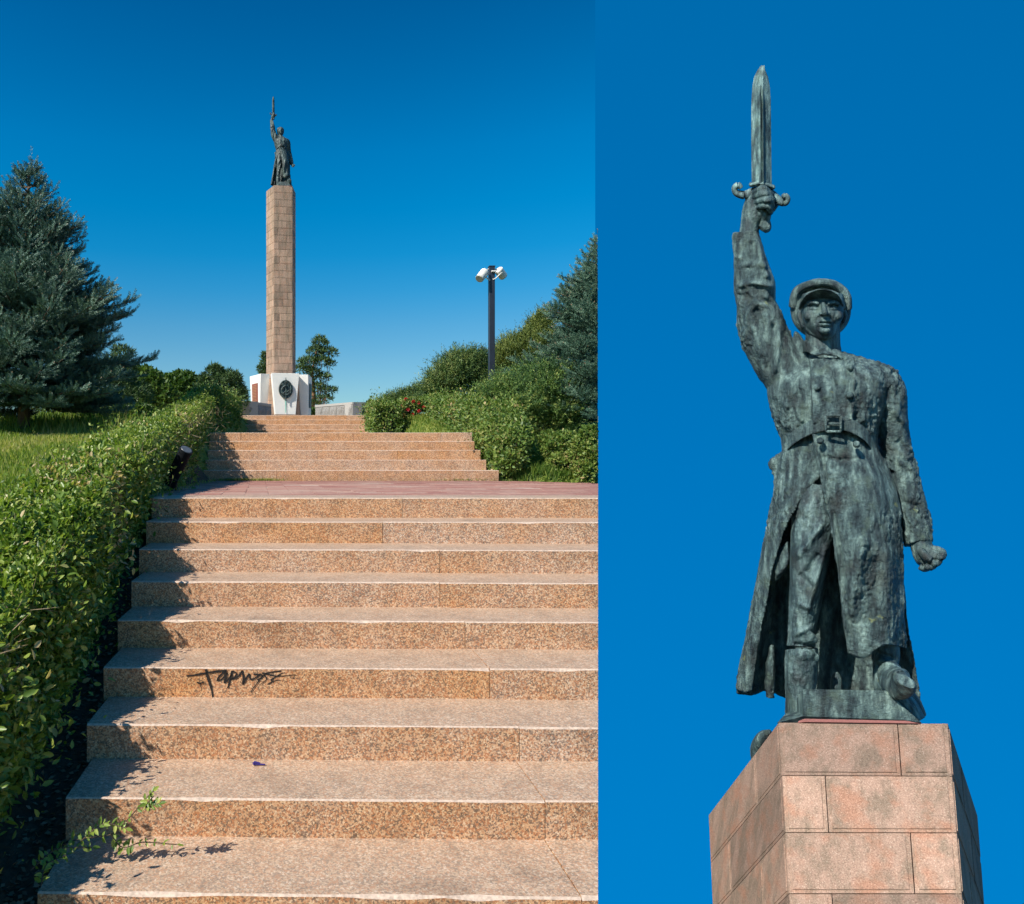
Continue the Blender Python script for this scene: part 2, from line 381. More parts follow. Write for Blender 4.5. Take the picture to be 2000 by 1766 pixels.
while y < DU - .03:
    x = land_left(y) + bl / 2 + (row % 2) * bl * .5 - .1
    while True:
        lim = min(land_right(y), KR * (y - bw / 2) - bl / 2)
        if x > lim: break
        if n_pav < 298:
            o = bpy.data.objects.new('paver', pm); COL.objects.link(o); o.parent = paving
            o.location = Vector((x, sy(y, x), Z0 - .002 + random.uniform(-.002, .002))) - paving.location; n_pav += 1
        else:
            box(rest, x - bl / 2 + .004, x + bl / 2 - .004, sy(y, x) - bw / 2 + .003, sy(y, x) + bw / 2 - .003, Z0 - .022, Z0 - .001 + random.uniform(-.002, .002))
        x += bl
    # the last piece cut along the edge of the place
    if land_right(y) > KR * y and x - bl / 2 < KR * (y + bw / 2):
        box_a = x - bl / 2 + .004
        t = bmesh.new(); box(t, box_a, KR * (y + bw) + .05, sy(y, x) - bw / 2 + .003, sy(y, x) + bw / 2 - .003, Z0 - .022, Z0 - .002); clip(t)
        me = bpy.data.meshes.new('t'); t.to_mesh(me); t.free(); rest.from_mesh(me); bpy.data.meshes.remove(me)
    y += bw; row += 1
o = bm_obj('paver_field', rest, M_PAVER, paving); o['kind'] = 'stuff'

# ------------------------------------------------------------------ ground
def sz(y):       # level of the stairs
    return np.interp(y, [-4, D0 - 8 * TD, D0, DU, DU + 5 * TD, 18, DT + 3 * TD, 200], [Z0 - 3.3, Z0 - 8 * H, Z0, Z0, zm, zm, ZT + 3 * H, ZT + 3 * H])
def lz(y):       # level of the lawn
    return np.interp(y, [-4, 2.4, 4.5, 6.0, 8.5, 12, 15, 20, 200], [-3.0, -1.45, -.75, -.30, .10, .52, .86, 1.26, 1.28])
def rz(y):
    return np.interp(y, [-4, 5, 10.0, 12.5, 16, 20, 200], [-1.2, -.35, -.24, .30, .86, 1.26, 1.28])
def gz(x, y):
    left = np.interp(x, [-4, -1.6, -1.25, -.8], [0, 0, 1, 1]); re = np.interp(y, [9.3, 10.2, 13, 14, 16, 20], [9, 2.9, 2.9, 2.35, 2.25, 2.25]); right = np.clip(1 - (x - re - .0) / .5, 0, 1)
    xl = np.where(x < 1, left, right); side = np.where(x < 1, lz(y), rz(y))
    inside = sz(y) - .26 + np.interp(y, [19.5, 20.8], [0, .23])
    g = side * (1 - xl) + inside * xl
    g = g + .03 * np.sin(x * 1.7 + y) * np.sin(y * 1.3) * (1 - xl)
    return g
ys = np.concatenate([np.arange(-3, 24, .2), np.arange(24, 60, 2), [80, 120, 200, 400, 900]])
V = []; Fc = []
us = np.concatenate([[-1.0], np.linspace(0, 1, 121)])
NX = len(us)
for yy in ys:
    xr = max(KR * yy, KR * .05) if yy < 70 else -12 - (yy - 70) * .35; xl_ = -14.0 if yy < 60 else -14 - (yy - 60) * 1.6
    xx = xl_ + (xr - xl_) * us; xx[0] = xl_ - 30 - max(0, yy - 20)
    zz = gz(xx, np.full(NX, yy))
    V.append(np.stack([xx, np.full(NX, yy), zz], 1))
V = np.concatenate(V); ny = len(ys)
a = (np.arange(ny - 1)[:, None] * NX + np.arange(NX - 1)[None]).ravel()
Fc = np.stack([a, a + 1, a + NX + 1, a + NX], 1)
me = mesh_np('ground', V, Fc, 4)
tag(link('ground', me, M_SOIL, None, True), kind='structure')
# cut bank of earth where the ground ends on the right
bm = bmesh.new(); pv = None
for yy in ys:
    x = max(KR * yy, KR * .05) ; z = float(gz(np.array([x]), np.array([yy]))[0])
    c = (bm.verts.new((x, yy, z)), bm.verts.new((x, yy, z - 1.5)))
    if pv: bm.faces.new((pv[0], pv[1], c[1], c[0]))
    pv = c
    if yy > 60: break
tag(bm_obj('earth_bank', bm, M_EARTH), kind='structure')
# dark leaf-littered strip beside the stairs
def strip(x0f, x1f, y0, y1, n, dz, mat, name):
    bm = bmesh.new(); prev = None
    for i in range(n + 1):
        y = y0 + (y1 - y0) * i / n; row = []
        for k in range(5):
            x = x0f(y) + (x1f(y) - x0f(y)) * k / 4; row.append(bm.verts.new((x, y, float(gz(np.array([x]), np.array([y]))[0]) + dz)))
        if prev:
            for k in range(4): bm.faces.new((prev[k], prev[k + 1], row[k + 1], row[k]))
        prev = row
    return tag(bm_obj(name, bm, mat), kind='structure')
strip(lambda y: -2.2, lambda y: -.7, .6, 10.2, 60, .012, M_EARTH, 'flower_bed')

# ------------------------------------------------------------------ leaf clouds
def norm(a): return a / np.maximum(np.linalg.norm(a, axis=1, keepdims=True), 1e-9)
def leaves(name, pos, dirv, nrm, ln, wd, mat, parent=None, tint=None, fold=.25, six=False, clipk=True, tb=(0, 1)):
    pos = np.asarray(pos, float); n = len(pos)
    ln = np.broadcast_to(np.asarray(ln, float), (n,)).copy(); wd = np.broadcast_to(np.asarray(wd, float), (n,)).copy()
    if tint is None: tint = rng.random(n) * (tb[1] - tb[0]) + tb[0]
    if clipk:
        tip = pos + dirv * ln[:, None]
        ok = (np.maximum(pos[:, 0] - KR * pos[:, 1], tip[:, 0] - KR * tip[:, 1]) < -.003)
        pos, dirv, nrm, ln, wd, tint = pos[ok], dirv[ok], nrm[ok], ln[ok], wd[ok], tint[ok]; n = len(pos)
    d = norm(dirv); s = norm(np.cross(d, nrm)); u = np.cross(s, d)
    l = ln[:, None]; w = wd[:, None] * .5
    if six:
        P_ = [pos, pos + d * l * .3 + s * w * .9 + u * w * fold, pos + d * l * .68 + s * w * .75 + u * w * fold - u * l * .03, pos + d * l - u * l * .10,
              pos + d * l * .68 - s * w * .75 + u * w * fold - u * l * .03, pos + d * l * .3 - s * w * .9 + u * w * fold]
        q = np.array([[0, 1, 2, 3], [0, 3, 4, 5]])
        k = 6
    else:
        P_ = [pos, pos + d * l * .45 + s * w + u * w * fold, pos + d * l, pos + d * l * .45 - s * w + u * w * fold]
        q = np.array([[0, 1, 2], [0, 2, 3]]); k = 4
    V = np.stack(P_, 1).reshape(-1, 3)
    Fi = (np.arange(n)[:, None, None] * k + q[None]).reshape(-1, q.shape[1])
    me = mesh_np(name, V, Fi, q.shape[1])
    at = me.attributes.new('tint', 'FLOAT_COLOR', 'POINT')
    c = np.ones((n, k, 4), np.float32); c[:, :, 0] = tint[:, None]; at.data.foreach_set('color', c.ravel())
    return link(name, me, mat, parent)
def rand_dirs(n, up=0.0):
    v = rng.normal(size=(n, 3)); v = norm(v); v[:, 2] += up; return norm(v)

# ---- clipped hedges: a box-like body following a path
def hedge(name, path, label, mat, n, leaf, cat='hedge', group=None, lump=.06, dense=None, parent=None, core=True, tint_fn=None):
    """path: (y, x_left, x_right, z_bottom, z_top)"""
    path = np.array(path, float); ys = path[:, 0]
    f = lambda k, y: np.interp(y, ys, path[:, k])
    yb = path[0, 0]
    root = empty(name, (float((path[0, 1] + path[0, 2]) / 2), float(yb), float(path[0, 3])), label, cat, group)
    # choose y with density weighted towards the camera
    t = rng.random(n * 3); y0, y1 = ys[0], ys[-1]
    y = y0 * (y1 / y0) ** t if dense else y0 + (y1 - y0) * t
    xl, xr, zb, zt = (f(k, y) for k in (1, 2, 3, 4))
    w = xr - xl; h = zt - zb; per = w + 2 * h
    s = rng.random(n * 3) * per
    side = np.where(s < h, 0, np.where(s < h + w, 1, 2))
    v = np.where(side == 0, s / h, np.where(side == 1, (s - h) / w, (s - h - w) / h))
    x = np.where(side == 0, xl, np.where(side == 1, xl + w * v, xr)); z = np.where(side == 0, zb + h * v, np.where(side == 1, zt, zb + h * v))
    nx = np.where(side == 0, -1., np.where(side == 2, 1., 0)); nz = np.where(side == 1, 1., .15)
    # end caps
    endm = rng.random(n * 3) < (w * h).mean() / ((per * (y1 - y0)).mean())
    u1 = rng.random(n * 3); u2 = rng.random(n * 3)
    x = np.where(endm, f(1, y0) + (f(2, y0) - f(1, y0)) * u1, x); z = np.where(endm, f(3, y0) + (f(4, y0) - f(3, y0)) * u2, z)
    y = np.where(endm, y0, y); ny = np.where(endm, -1., 0.); nx = np.where(endm, 0, nx); nz = np.where(endm, .2, nz)
    Nn = norm(np.stack([nx, ny, nz], 1)); Pp = np.stack([x, y, z], 1)
    # round the upper corners and add lumps
    cxm = (f(1, y) + f(2, y)) / 2; rr = np.clip((z - (f(4, y) - .14)) / .14, 0, 1)
    Pp[:, 0] = cxm + (Pp[:, 0] - cxm) * (1 - .16 * rr ** 2 / np.maximum(w, .5) * .6)
    edge = np.clip((np.abs(Pp[:, 0] - cxm) / (w / 2) - .7) / .3, 0, 1); Pp[:, 2] -= .10 * edge ** 2 * (side == 1)
    lm = fbm(Pp * 2.6, 3) * lump + vnoise(Pp * 9) * lump * .5
    depth = -np.abs(rng.normal(size=n * 3)) * leaf * 1.5
    far = rng.random(n * 3) < .05; depth = np.where(far, np.abs(rng.normal(size=n * 3)) * leaf * 1.9, depth)
    Pp = Pp + Nn * (lm + depth)[:, None]
    Pp = Pp[:n * 3]; sel = rng.permutation(n * 3)[:n]; Pp = Pp[sel]; Nn = Nn[sel]
    dv = norm(Nn * .35 + rand_dirs(n) * .8 + np.array([0, 0, .25])); nn = norm(Nn * .9 + rand_dirs(n) * .75 + np.array([-.1, -.1, .35]))
    sz_ = leaf * (rng.random(n) ** 1.5 * 1.0 + .5)
    tint = np.clip(.42 + .22 * rng.normal(size=n) + .16 * fbm(Pp * 3.0, 2), 0, .86)
    dead = (fbm(Pp * 2.0 + 9, 3) > .72) & (rng.random(n) < .5) | (rng.random(n) < .012); tint = np.where(dead, .93 + .07 * rng.random(n), tint)
    leaves('foliage', Pp, dv, nn, sz_, sz_ * .52, mat, root, tint=tint, six=dense is not None)
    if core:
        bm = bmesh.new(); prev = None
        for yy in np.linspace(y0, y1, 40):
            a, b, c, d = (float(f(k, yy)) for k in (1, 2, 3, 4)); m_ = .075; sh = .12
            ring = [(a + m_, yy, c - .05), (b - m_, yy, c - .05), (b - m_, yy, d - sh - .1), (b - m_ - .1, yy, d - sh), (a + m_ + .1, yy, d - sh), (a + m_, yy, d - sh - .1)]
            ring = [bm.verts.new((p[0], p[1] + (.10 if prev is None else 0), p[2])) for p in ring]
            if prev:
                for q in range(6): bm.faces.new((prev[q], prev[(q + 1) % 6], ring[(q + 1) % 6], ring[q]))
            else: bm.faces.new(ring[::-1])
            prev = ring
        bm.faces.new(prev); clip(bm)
        bm_obj('dark_core', bm, M_CORE, root)  # added solid core, dark in place of interior shade, blocks the see-through
    return root
hL = hedge('hedge', [(1.7, -1.95, -1.18, -1.75, -1.10), (2.4, -1.98, -1.16, -1.52, -.88), (3.0, -1.90, -1.15, -1.30, -.66), (4.0, -1.80, -1.14, -.98, -.27), (4.8, -1.76, -1.15, -.72, -.03), (5.9, -1.78, -1.24, -.45, .15), (8.5, -1.86, -1.36, -.33, .50), (10.2, -1.98, -1.46, -.30, .68), (11.4, -2.05, -1.54, .1, .88), (13.5, -2.15, -1.56, .45, 1.26)],
      'long clipped privet hedge running up beside the left edge of the granite steps', M_PRIVET, 215000, .037, dense=True, lump=.055)
hedge('hedge', [(13.7, -2.1, -1.50, .45, 1.42), (16, -2.2, -1.50, .6, 1.55), (19.5, -2.3, -1.55, 1.0, 1.70)],
      'short clipped hedge at the top left end of the steps, before the grey parapet', M_HEDGEF, 26000, .055)
hedge('hedge', [(10.35, 2.86, 3.30, -.28, .36), (11.2, 2.86, 3.6, -.2, .66), (12.6, 2.95, 3.9, .2, 1.02), (15, 3.0, 4.1, .55, 1.33), (17.5, 3.1, 4.4, .85, 1.62)],
      'clipped hedge stepping down along the right edge of the upper steps', M_HEDGEF, 52000, .058)
hedge('hedge', [(17.0, 1.78, 2.42, .6, 1.38), (18.5, 1.75, 2.42, .8, 1.50), (20.5, 1.98, 2.5, 1.1, 1.78)],
      'low clipped hedge at the top right end of the steps, left of the roses', M_HEDGEF, 20000, .06)

# ---- bushes made of several leafy lobes
def lobes_points(lobes, n, shell=.35):
    """lobes: (centre Vector, rx, ry, rz)"""
    A = np.array([l[1] * l[3] for l in lobes]); k = rng.choice(len(lobes), n, p=A / A.sum())
    d = rand_dirs(n); d[:, 2] = np.where(rng.random(n) < .6, np.abs(d[:, 2]), d[:, 2])
    C = np.array([list(l[0]) for l in lobes])[k]; R3 = np.array([l[1:4] for l in lobes])[k]
    nz_ = 1 + .30 * fbm(C * .9 + d * 2.2, 3) + .12 * vnoise(C * 2 + d * 6.5)
    r = (1 - shell * rng.random(n) ** 2) * nz_
    return C + d * R3 * r[:, None], d, k
def bush(name, lobes, label, mat, n, leaf, cat='bush', group=None, aspect=.55, trunk=None, tm=M_TRUNK, up=.3, tb=None, part='crown', stem_h=.6):
    c = lobes[0][0]; base = Vector((c.x, c.y, float(gz(np.array([c.x]), np.array([c.y]))[0])))
    root = empty(name, base, label, cat, group)
    pos, d, k = lobes_points(lobes, n)
    dv = norm(d * .5 + rand_dirs(n) * .8 + np.array([0, 0, up])); nn = norm(d + rand_dirs(n) * .7 + np.array([0, 0, .3]))
    L_ = leaf * (rng.random(n) * .8 + .6)
    tint = np.clip(.45 + .22 * rng.normal(size=n) + .2 * fbm(pos * 1.5, 2), 0, 1)
    leaves(part, pos, dv, nn, L_, L_ * aspect, mat, root, tint=tint)
    bm = bmesh.new()
    for l in lobes:
        if (l[0].x) < KR * l[0].y:
            cyl(bm, base, l[0] + Vector((0, 0, l[3] * .3)), .05 * l[1] + .02, .015, 6)
    clip(bm)
    if len(bm.verts): bm_obj('trunk' if trunk else 'stem', bm, tm, root)
    else: bm.free()
    return root
def lobe(px, py, D, rx, rz=None, ry=None):
    """centre in photo position, radii in photo pixels at that distance"""
    s = D / F; rz = rz or rx; return (P(px, py, D), rx * s, (ry or rx) * s, rz * s)
def sprays(name, lobes, label, mat, ns, leaf, cat='bush', group=None, per=16, splen=.35, up=.6, aspect=.22, tb=None, thin=.5):
    """feathery shrubs: many arching sprays set with small scale leaves"""
    c = lobes[0][0]; base = Vector((c.x, c.y, float(gz(np.array([c.x]), np.array([c.y]))[0])))
    root = empty(name, base, label, cat, group)
    st, d, k = lobes_points(lobes, ns, .55)
    dr = norm(d * .8 + rand_dirs(ns) * .45 + np.array([0, 0, up])); ln = splen * (.4 + 1.3 * rng.random(ns) ** 2)
    t = np.tile(np.linspace(0, 1, per), (ns, 1)); q = st[:, None] - dr[:, None] * ln[:, None, None] * .5 + dr[:, None] * (ln[:, None] * t)[..., None]
    bend = rand_dirs(ns) * np.array([1, 1, .2]); q = q + bend[:, None] * (t ** 2 * ln[:, None] * .25)[..., None]
    dd = norm((np.repeat(dr, per, 0)) * thin + rand_dirs(ns * per) * .55)
    q = q.reshape(-1, 3); tt = np.clip(np.repeat(.38 + .26 * rng.normal(size=ns) + .24 * fbm(st * 1.4, 2), per) + .15 * t.ravel(), 0, 1)
    L_ = leaf * (.6 + .8 * rng.random(len(q)))
    leaves('crown', q, dd, rand_dirs(len(q), .3), L_, L_ * aspect, mat, root, tint=tt)
    bm = bmesh.new()
    for l in lobes:
        cyl(bm, base, l[0], .04, .012, 6)
    clip(bm)
    if len(bm.verts): bm_obj('stem', bm, M_TWIG, root)
    else: bm.free()
    return root

# ---- spruce
def spruce(base, Ht, Rad, label, seed, whorls=29, per_wh=9, lean=0, half=None, nm=None):
    r = np.random.default_rng(seed)
    root = empty('spruce_tree', base, label, 'spruce')
    b = np.array(base); bm = bmesh.new(); cyl(bm, Vector(base) - Vector((0, 0, .2)), Vector(base) + Vector((lean, 0, Ht * .97)), .11 * Ht / 4.5, .012, 10)
    clip(bm)
    if len(bm.verts) > 3: bm_obj('trunk', bm, M_TRUNK, root)
    else: bm.free()
    SP = []; SD = []; SLn = []; TT = []; BR = bmesh.new()
    for wi in range(whorls):
        t = (wi + .3) / whorls; z = Ht * (.10 + .88 * t)
        L0 = Rad * (1 - t) ** 1.02 * (1.0 if t > .12 else .8 + t) * (.82 + .36 * r.random()) + .10
        nb = per_wh if t < .8 else 6
        for k in range(nb):
            az = 2 * math.pi * (k + r.random() * .8) / nb + wi * 1.3
            Lb = L0 * (.72 + .45 * r.random()); zz = z + r.normal() * .05
            dh = np.array([math.cos(az), math.sin(az), 0.]); droop = -.10 - .25 * (1 - t); rise = .5 + .35 * t + .15 * r.random()
            def bp(s): return b + np.array([lean * zz / Ht, 0, zz]) + dh * Lb * s + np.array([0, 0, Lb * (droop * s * 1.2 + (rise) * s ** 2.2 * .55)])
            if bp(1)[1] > b[1] + Rad * .75 and r.random() < .5: continue
            p0 = bp(0); 
            for s0, s1 in ((0, .5), (.5, .97)):
                if bp(s1)[0] < KR * bp(s1)[1] - .02 and bp(s0)[0] < KR * bp(s0)[1] - .02: cyl(BR, Vector(bp(s0)), Vector(bp(s1)), .018 * (1.2 - s0), .008, 4, False)
            side = np.array([-dh[1], dh[0], 0]); nsub = max(3, int(Lb / .10))
            for m in range(nsub):
                s = .22 + .78 * (m + .5) / nsub; c = bp(s); tan = bp(min(1, s + .05)) - bp(s - .05); tan /= np.linalg.norm(tan)
                for sg in (-1, 1):
                    sl = min(.62, Lb * .50) * (1.05 - s) ** .7 * (.7 + .5 * r.random()) + .05
                    ns = max(1, int(sl / .08))
                    dirs = tan * .75 + side * sg * .8 + np.array([0, 0, .10 + .12 * r.random()]); dirs /= np.linalg.norm(dirs)
                    for q in range(ns):
                        u = (q + .7) / ns; pp = c + dirs * sl * u
                        dd = dirs + np.array([0, 0, .35 * r.random() + .1]) + r.normal(size=3) * .28 + (side * r.choice([-1, 1]) * .5 if q < ns - 1 else 0)
                        SP.append(pp - dirs * .03); SD.append(dd / np.linalg.norm(dd)); SLn.append(.12 + .08 * r.random()); TT.append(.08 + .62 * s + .15 * r.normal())  # tint darkens towards the trunk: shaded inside and lit tips put into colour
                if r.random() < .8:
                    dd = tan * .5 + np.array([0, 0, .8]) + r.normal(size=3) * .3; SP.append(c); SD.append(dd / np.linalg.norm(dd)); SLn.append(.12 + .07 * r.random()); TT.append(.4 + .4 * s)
            SP.append(bp(.96)); dd = tan + np.array([0, 0, .5]); SD.append(dd / np.linalg.norm(dd)); SLn.append(.14 + .08 * r.random()); TT.append(.8)
    for k in range(12):   # leaders
        h = Ht * (.93 + .02 * k) if k < 4 else Ht * (.84 + .01 * k)
        off = r.normal(size=3) * .10; off[2] = 0; SP.append(b + np.array([lean, 0, h]) + off); dd = np.array([off[0] * 2, off[1] * 2, 1.]); SD.append(dd / np.linalg.norm(dd)); SLn.append(.22 + .16 * r.random()); TT.append(.75)
    if len(BR.verts): bm_obj('branch', BR, M_TRUNK, root)
    else: BR.free()
    SP = np.array(SP); SD = np.array(SD); SLn = np.array(SLn); TT = np.array(TT)
    ok = SP[:, 0] < KR * SP[:, 1] + .1; SP, SD, SLn, TT = SP[ok], SD[ok], SLn[ok], TT[ok]
    n = len(SP); K = 30
    t = (np.arange(K) + .5) / K; ph = np.arange(K) * 2.399
    S1 = norm(np.cross(SD, np.array([.3, .2, 1.]) + 0 * SD)); S2 = np.cross(SD, S1)
    rad = np.cos(ph)[None, :, None] * S1[:, None] + np.sin(ph)[None, :, None] * S2[:, None]
    pos = SP[:, None] + SD[:, None] * (SLn[:, None] * t[None])[..., None]
    dv = norm((SD[:, None] * .95 + rad * .75).reshape(-1, 3)); nn = norm(np.cross(dv, rad.reshape(-1, 3)) + rng.normal(size=(n * K, 3)) * .4)
    tt = np.clip(np.repeat(TT, K) + .07 * rng.normal(size=n * K), 0, 1)
    ll = np.repeat(.034 + .012 * rng.random(n), K)
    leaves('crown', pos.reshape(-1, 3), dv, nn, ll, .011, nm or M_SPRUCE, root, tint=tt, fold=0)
    m_ = (TT > .62) & (rng.random(n) < .6); bpz = SP[m_] + SD[m_] * SLn[m_, None]
    (lambda o_: tag(o_, kind='stuff'))(leaves('bud', bpz, SD[m_], rand_dirs(m_.sum()), .03, .018, M_BUD, root))
    print('spruce shoots', n)
    return root

# ------------------------------------------------------------------ far column and its base
TH = R_(9)
def pent(cx, cy, ap, yaw):
    """pentagon corners; side k faces outward at angle k*72 from facing the camera"""
    R5 = ap / math.cos(R_(36)); return [Vector((cx + R5 * math.sin(yaw + R_(72 * k - 36)), cy - R5 * math.cos(yaw + R_(72 * k - 36)), 0)) for k in range(5)]
def block(c00, c10, c11, c01, thick, joint, inset, proud, mat, parent, name='stone_block', rim=None):
    """one facing stone: flat margin and a proud rough panel. corners ccw seen from outside: bl, br, tr, tl"""
    c = [Vector(q) for q in (c00, c10, c11, c01)]
    ux = (c[1] - c[0]).normalized(); uz = (c[3] - c[0]).normalized(); n = ux.cross(uz).normalized()
    w = (c[1] - c[0]).length; h = (c[3] - c[0]).length
    def pt(a, b, o):      # a,b in metres from the edges
        s = a / w; t = b / h; return c[0] * (1 - s) * (1 - t) + c[1] * s * (1 - t) + c[2] * s * t + c[3] * (1 - s) * t + n * o
    bm = bmesh.new()
    def ring(m, o): return [bm.verts.new(pt(m, m, o)), bm.verts.new(pt(w - m, m, o)), bm.verts.new(pt(w - m, h - m, o)), bm.verts.new(pt(m, h - m, o))]
    rs = [ring(joint, -thick), ring(joint, -joint * .5), ring(joint * 1.6, 0)]
    if inset: rs += [ring(inset, 0), ring(inset, proud * .8), ring(inset + proud * .5, proud)]
    for a, b in zip(rs[:-1], rs[1:]):
        for i in range(4): bm.faces.new((a[i], a[(i + 1) % 4], b[(i + 1) % 4], b[i]))
    bm.faces.new(rs[-1]); bm.faces.new(rs[0][::-1])
    return bm_obj(name, bm, mat, parent)
DC = 40.0; AX = (549.4 - CX) / F * DC; AY = DC + .7; AP = .72
zTop = (CY - 363) / F * (DC + .0); zBase = (CY - 733) / F * DC
zPl = (CY - 811) / F * DC
colm = empty('stone_column', (AX, AY, 1.3), 'tall distant five-sided pink granite column at the top of the stairs', 'column')
bm = bmesh.new()
A = pent(AX, AY, AP - .03, TH)
lo_ = [bm.verts.new((p.x, p.y, 1.3)) for p in A]; hi_ = [bm.verts.new((p.x, p.y, zTop - .01)) for p in A]
for i in range(5): bm.faces.new((lo_[i], lo_[(i + 1) % 5], hi_[(i + 1) % 5], hi_[i]))
bm.faces.new(hi_); bm_obj('core', bm, M_JOINT, colm)
A = pent(AX, AY, AP, TH); ncrs = 27; ch = (zTop - (zBase - .15)) / ncrs
for r in range(ncrs):
    z0 = zBase - .15 + r * ch
    for k in range(5):
        a, b = A[k], A[(k + 1) % 5]; sp = (.74 if (r + k) % 2 else .26) + random.uniform(-.05, .05)
        if random.random() < .12: sp = .5
        for s0, s1 in ((0, sp), (sp, 1)):
            q0 = a.lerp(b, s0); q1 = a.lerp(b, s1)
            block((q0.x, q0.y, z0), (q1.x, q1.y, z0), (q1.x, q1.y, z0 + ch), (q0.x, q0.y, z0 + ch), .028, .004, .035, .006, M_COLF, colm)
# pedestal with white shields
ped = empty('monument_pedestal', (AX, AY, 1.3), 'five-sided granite pedestal with white shield slabs under the distant column', 'pedestal')
bm = bmesh.new()
for (ap0, ap1, z0, z1) in ((1.15, 1.02, 1.3, zBase - .25),):
    A0 = pent(AX, AY, ap0, TH); A1 = pent(AX, AY, ap1, TH)
    l_ = [bm.verts.new((p.x, p.y, z0)) for p in A0]; h_ = [bm.verts.new((p.x, p.y, z1)) for p in A1]
    for i in range(5): bm.faces.new((l_[i], l_[(i + 1) % 5], h_[(i + 1) % 5], h_[i]))
    bm.faces.new(h_)
bm_obj('core', bm, M_JOINT, ped)
for r in range(7):
    z0 = zBase - .25 - (r + 1) * .40; z1 = z0 + .40
    ap = lambda z: 1.05 + (zBase - .25 - z) * .046 + .04
    A0 = pent(AX, AY, ap(z0), TH); A1 = pent(AX, AY, ap(z1), TH)
    for k in range(5):
        for s0, s1 in ((0, .5), (.5, 1)):
            q = [A0[k].lerp(A0[(k + 1) % 5], s0), A0[k].lerp(A0[(k + 1) % 5], s1), A1[k].lerp(A1[(k + 1) % 5], s1), A1[k].lerp(A1[(k + 1) % 5], s0)]
            zz = (z0, z0, z1, z1); block(*[(p.x, p.y, z) for p, z in zip(q, zz)], .035, .008, 0, 0, M_COLF, ped)
def frame(k, yaw=TH):
    a = yaw + R_(72 * k); n = Vector((math.sin(a), -math.cos(a), 0)); t = Vector((math.cos(a), math.sin(a), 0)); return n, t
for k in range(5):
    n, t = frame(k); c = Vector((AX, AY, 0)); bm = bmesh.new(); rf = 1.64
    wt, wb = .76, .56; zt = zBase; zb = zPl - .02
    def q(s, z, o): p = c + n * o + t * s; return (p.x, p.y, z)
    box_pts(bm, [q(-wb, zb, rf - .04), q(wb, zb, rf - .04), q(wb, zb, rf - .62), q(-wb, zb, rf - .62), q(-wt, zt, rf), q(wt, zt, rf), q(wt, zt, rf - .55), q(-wt, zt, rf - .55)])
    bmesh.ops.bevel(bm, geom=bm.edges[:], offset=.012, segments=1, affect='EDGES')
    sh = bm_obj('shield_slab', bm, M_WHITE, ped)
    bm = bmesh.new(); box_pts(bm, [q(-wb - .02, 1.3, rf + .02), q(wb + .02, 1.3, rf + .02), q(wb + .02, 1.3, rf - .66), q(-wb - .02, 1.3, rf - .66), q(-wb - .02, zb, rf + .02), q(wb + .02, zb, rf + .02), q(wb + .02, zb, rf - .66), q(-wb - .02, zb, rf - .66)])
    bm_obj('foot_block', bm, M_COLF, ped)
    if k == 4:      # left shield: red plaque
        bm = bmesh.new(); box_pts(bm, [q(-.36, zb + .55, rf + .012), q(.36, zb + .55, rf + .012), q(.36, zb + .55, rf - .05), q(-.36, zb + .55, rf - .05), q(-.38, zt - .48, rf + .035), q(.38, zt - .48, rf + .035), q(.38, zt - .48, rf - .05), q(-.38, zt - .48, rf - .05)])
        pl = bm_obj('plaque', bm, M_REDPL, ped)
        bm = bmesh.new()     # incised lines of lettering too small to read
        for ln in range(11):
            z = zt - .62 - ln * .085; xx = -.28
            while xx < .26:
                w_ = random.uniform(.02, .07)
                box_pts(bm, [q(xx, z, rf + .046), q(xx + w_, z, rf + .046), q(xx + w_, z, rf), q(xx, z, rf), q(xx, z + .035, rf + .047), q(xx + w_, z + .035, rf + .047), q(xx + w_, z + .035, rf), q(xx, z + .035, rf)])
                xx += w_ + .02
        bm_obj('lettering', bm, plain('gilt_letters', (.42, .22, .12), .6), ped)['kind'] = 'stuff'
    if k == 1:
        bm = bmesh.new(); box_pts(bm, [q(-.30, zb + .45, rf + .012), q(.30, zb + .45, rf + .012), q(.30, zb + .45, rf - .05), q(-.30, zb + .45, rf - .05), q(-.34, zt - .45, rf + .035), q(.34, zt - .45, rf + .035), q(.34, zt - .45, rf - .05), q(-.34, zt - .45, rf - .05)])
        bm_obj('dark_plaque', bm, M_BRF, ped)
# emblem on the front shield: oval wreath, sword, crossed hammer and sickle, ribbon
n0, t0 = frame(0); ec = Vector((AX, AY, 0)) + n0 * 1.64
def ep(s, z, o=0): p = ec + t0 * s + n0 * o; return Vector((p.x, p.y, ez + z))
ez = (CY - 764) / F * DC
s_ = DC / F
def eline(bm, pts, r, o, closed=False, n=6):
    pp = [ep(a * s_, -b * s_, o) for a, b in pts]
    if closed: pp.append(pp[0])
    for a, b in zip(pp[:-1], pp[1:]): cyl(bm, a, b, r * s_, r * s_, n)
bm = bmesh.new()
ov = [(12.6 * math.cos(t), 16.5 * math.sin(t)) for t in np.linspace(0, 2 * math.pi, 33)[:-1]]
f0 = [bm.verts.new(ep(a * s_, -b * s_, .0)) for a, b in ov]; f1 = [bm.verts.new(ep(a * s_ * .96, -b * s_ * .96, .07)) for a, b in ov]
for i in range(32): bm.faces.new((f0[i], f0[(i + 1) % 32], f1[(i + 1) % 32], f1[i]))
bm.faces.new(f1)
emb = bm_obj('emblem', bm, M_BRF, ped)
bm = bmesh.new(); eline(bm, [(12.6 * math.cos(t), 16.5 * math.sin(t)) for t in np.linspace(0, 2 * math.pi, 33)[:-1]], 1.3, .07, True); bm_obj('wreath', bm, M_BRF, emb)
bm = bmesh.new(); eline(bm, [(0, -13), (0, 22)], 1.1, .12); eline(bm, [(-4, -12), (4, -12)], .9, .12); eline(bm, [(0, -22), (0, -13)], .8, .12)
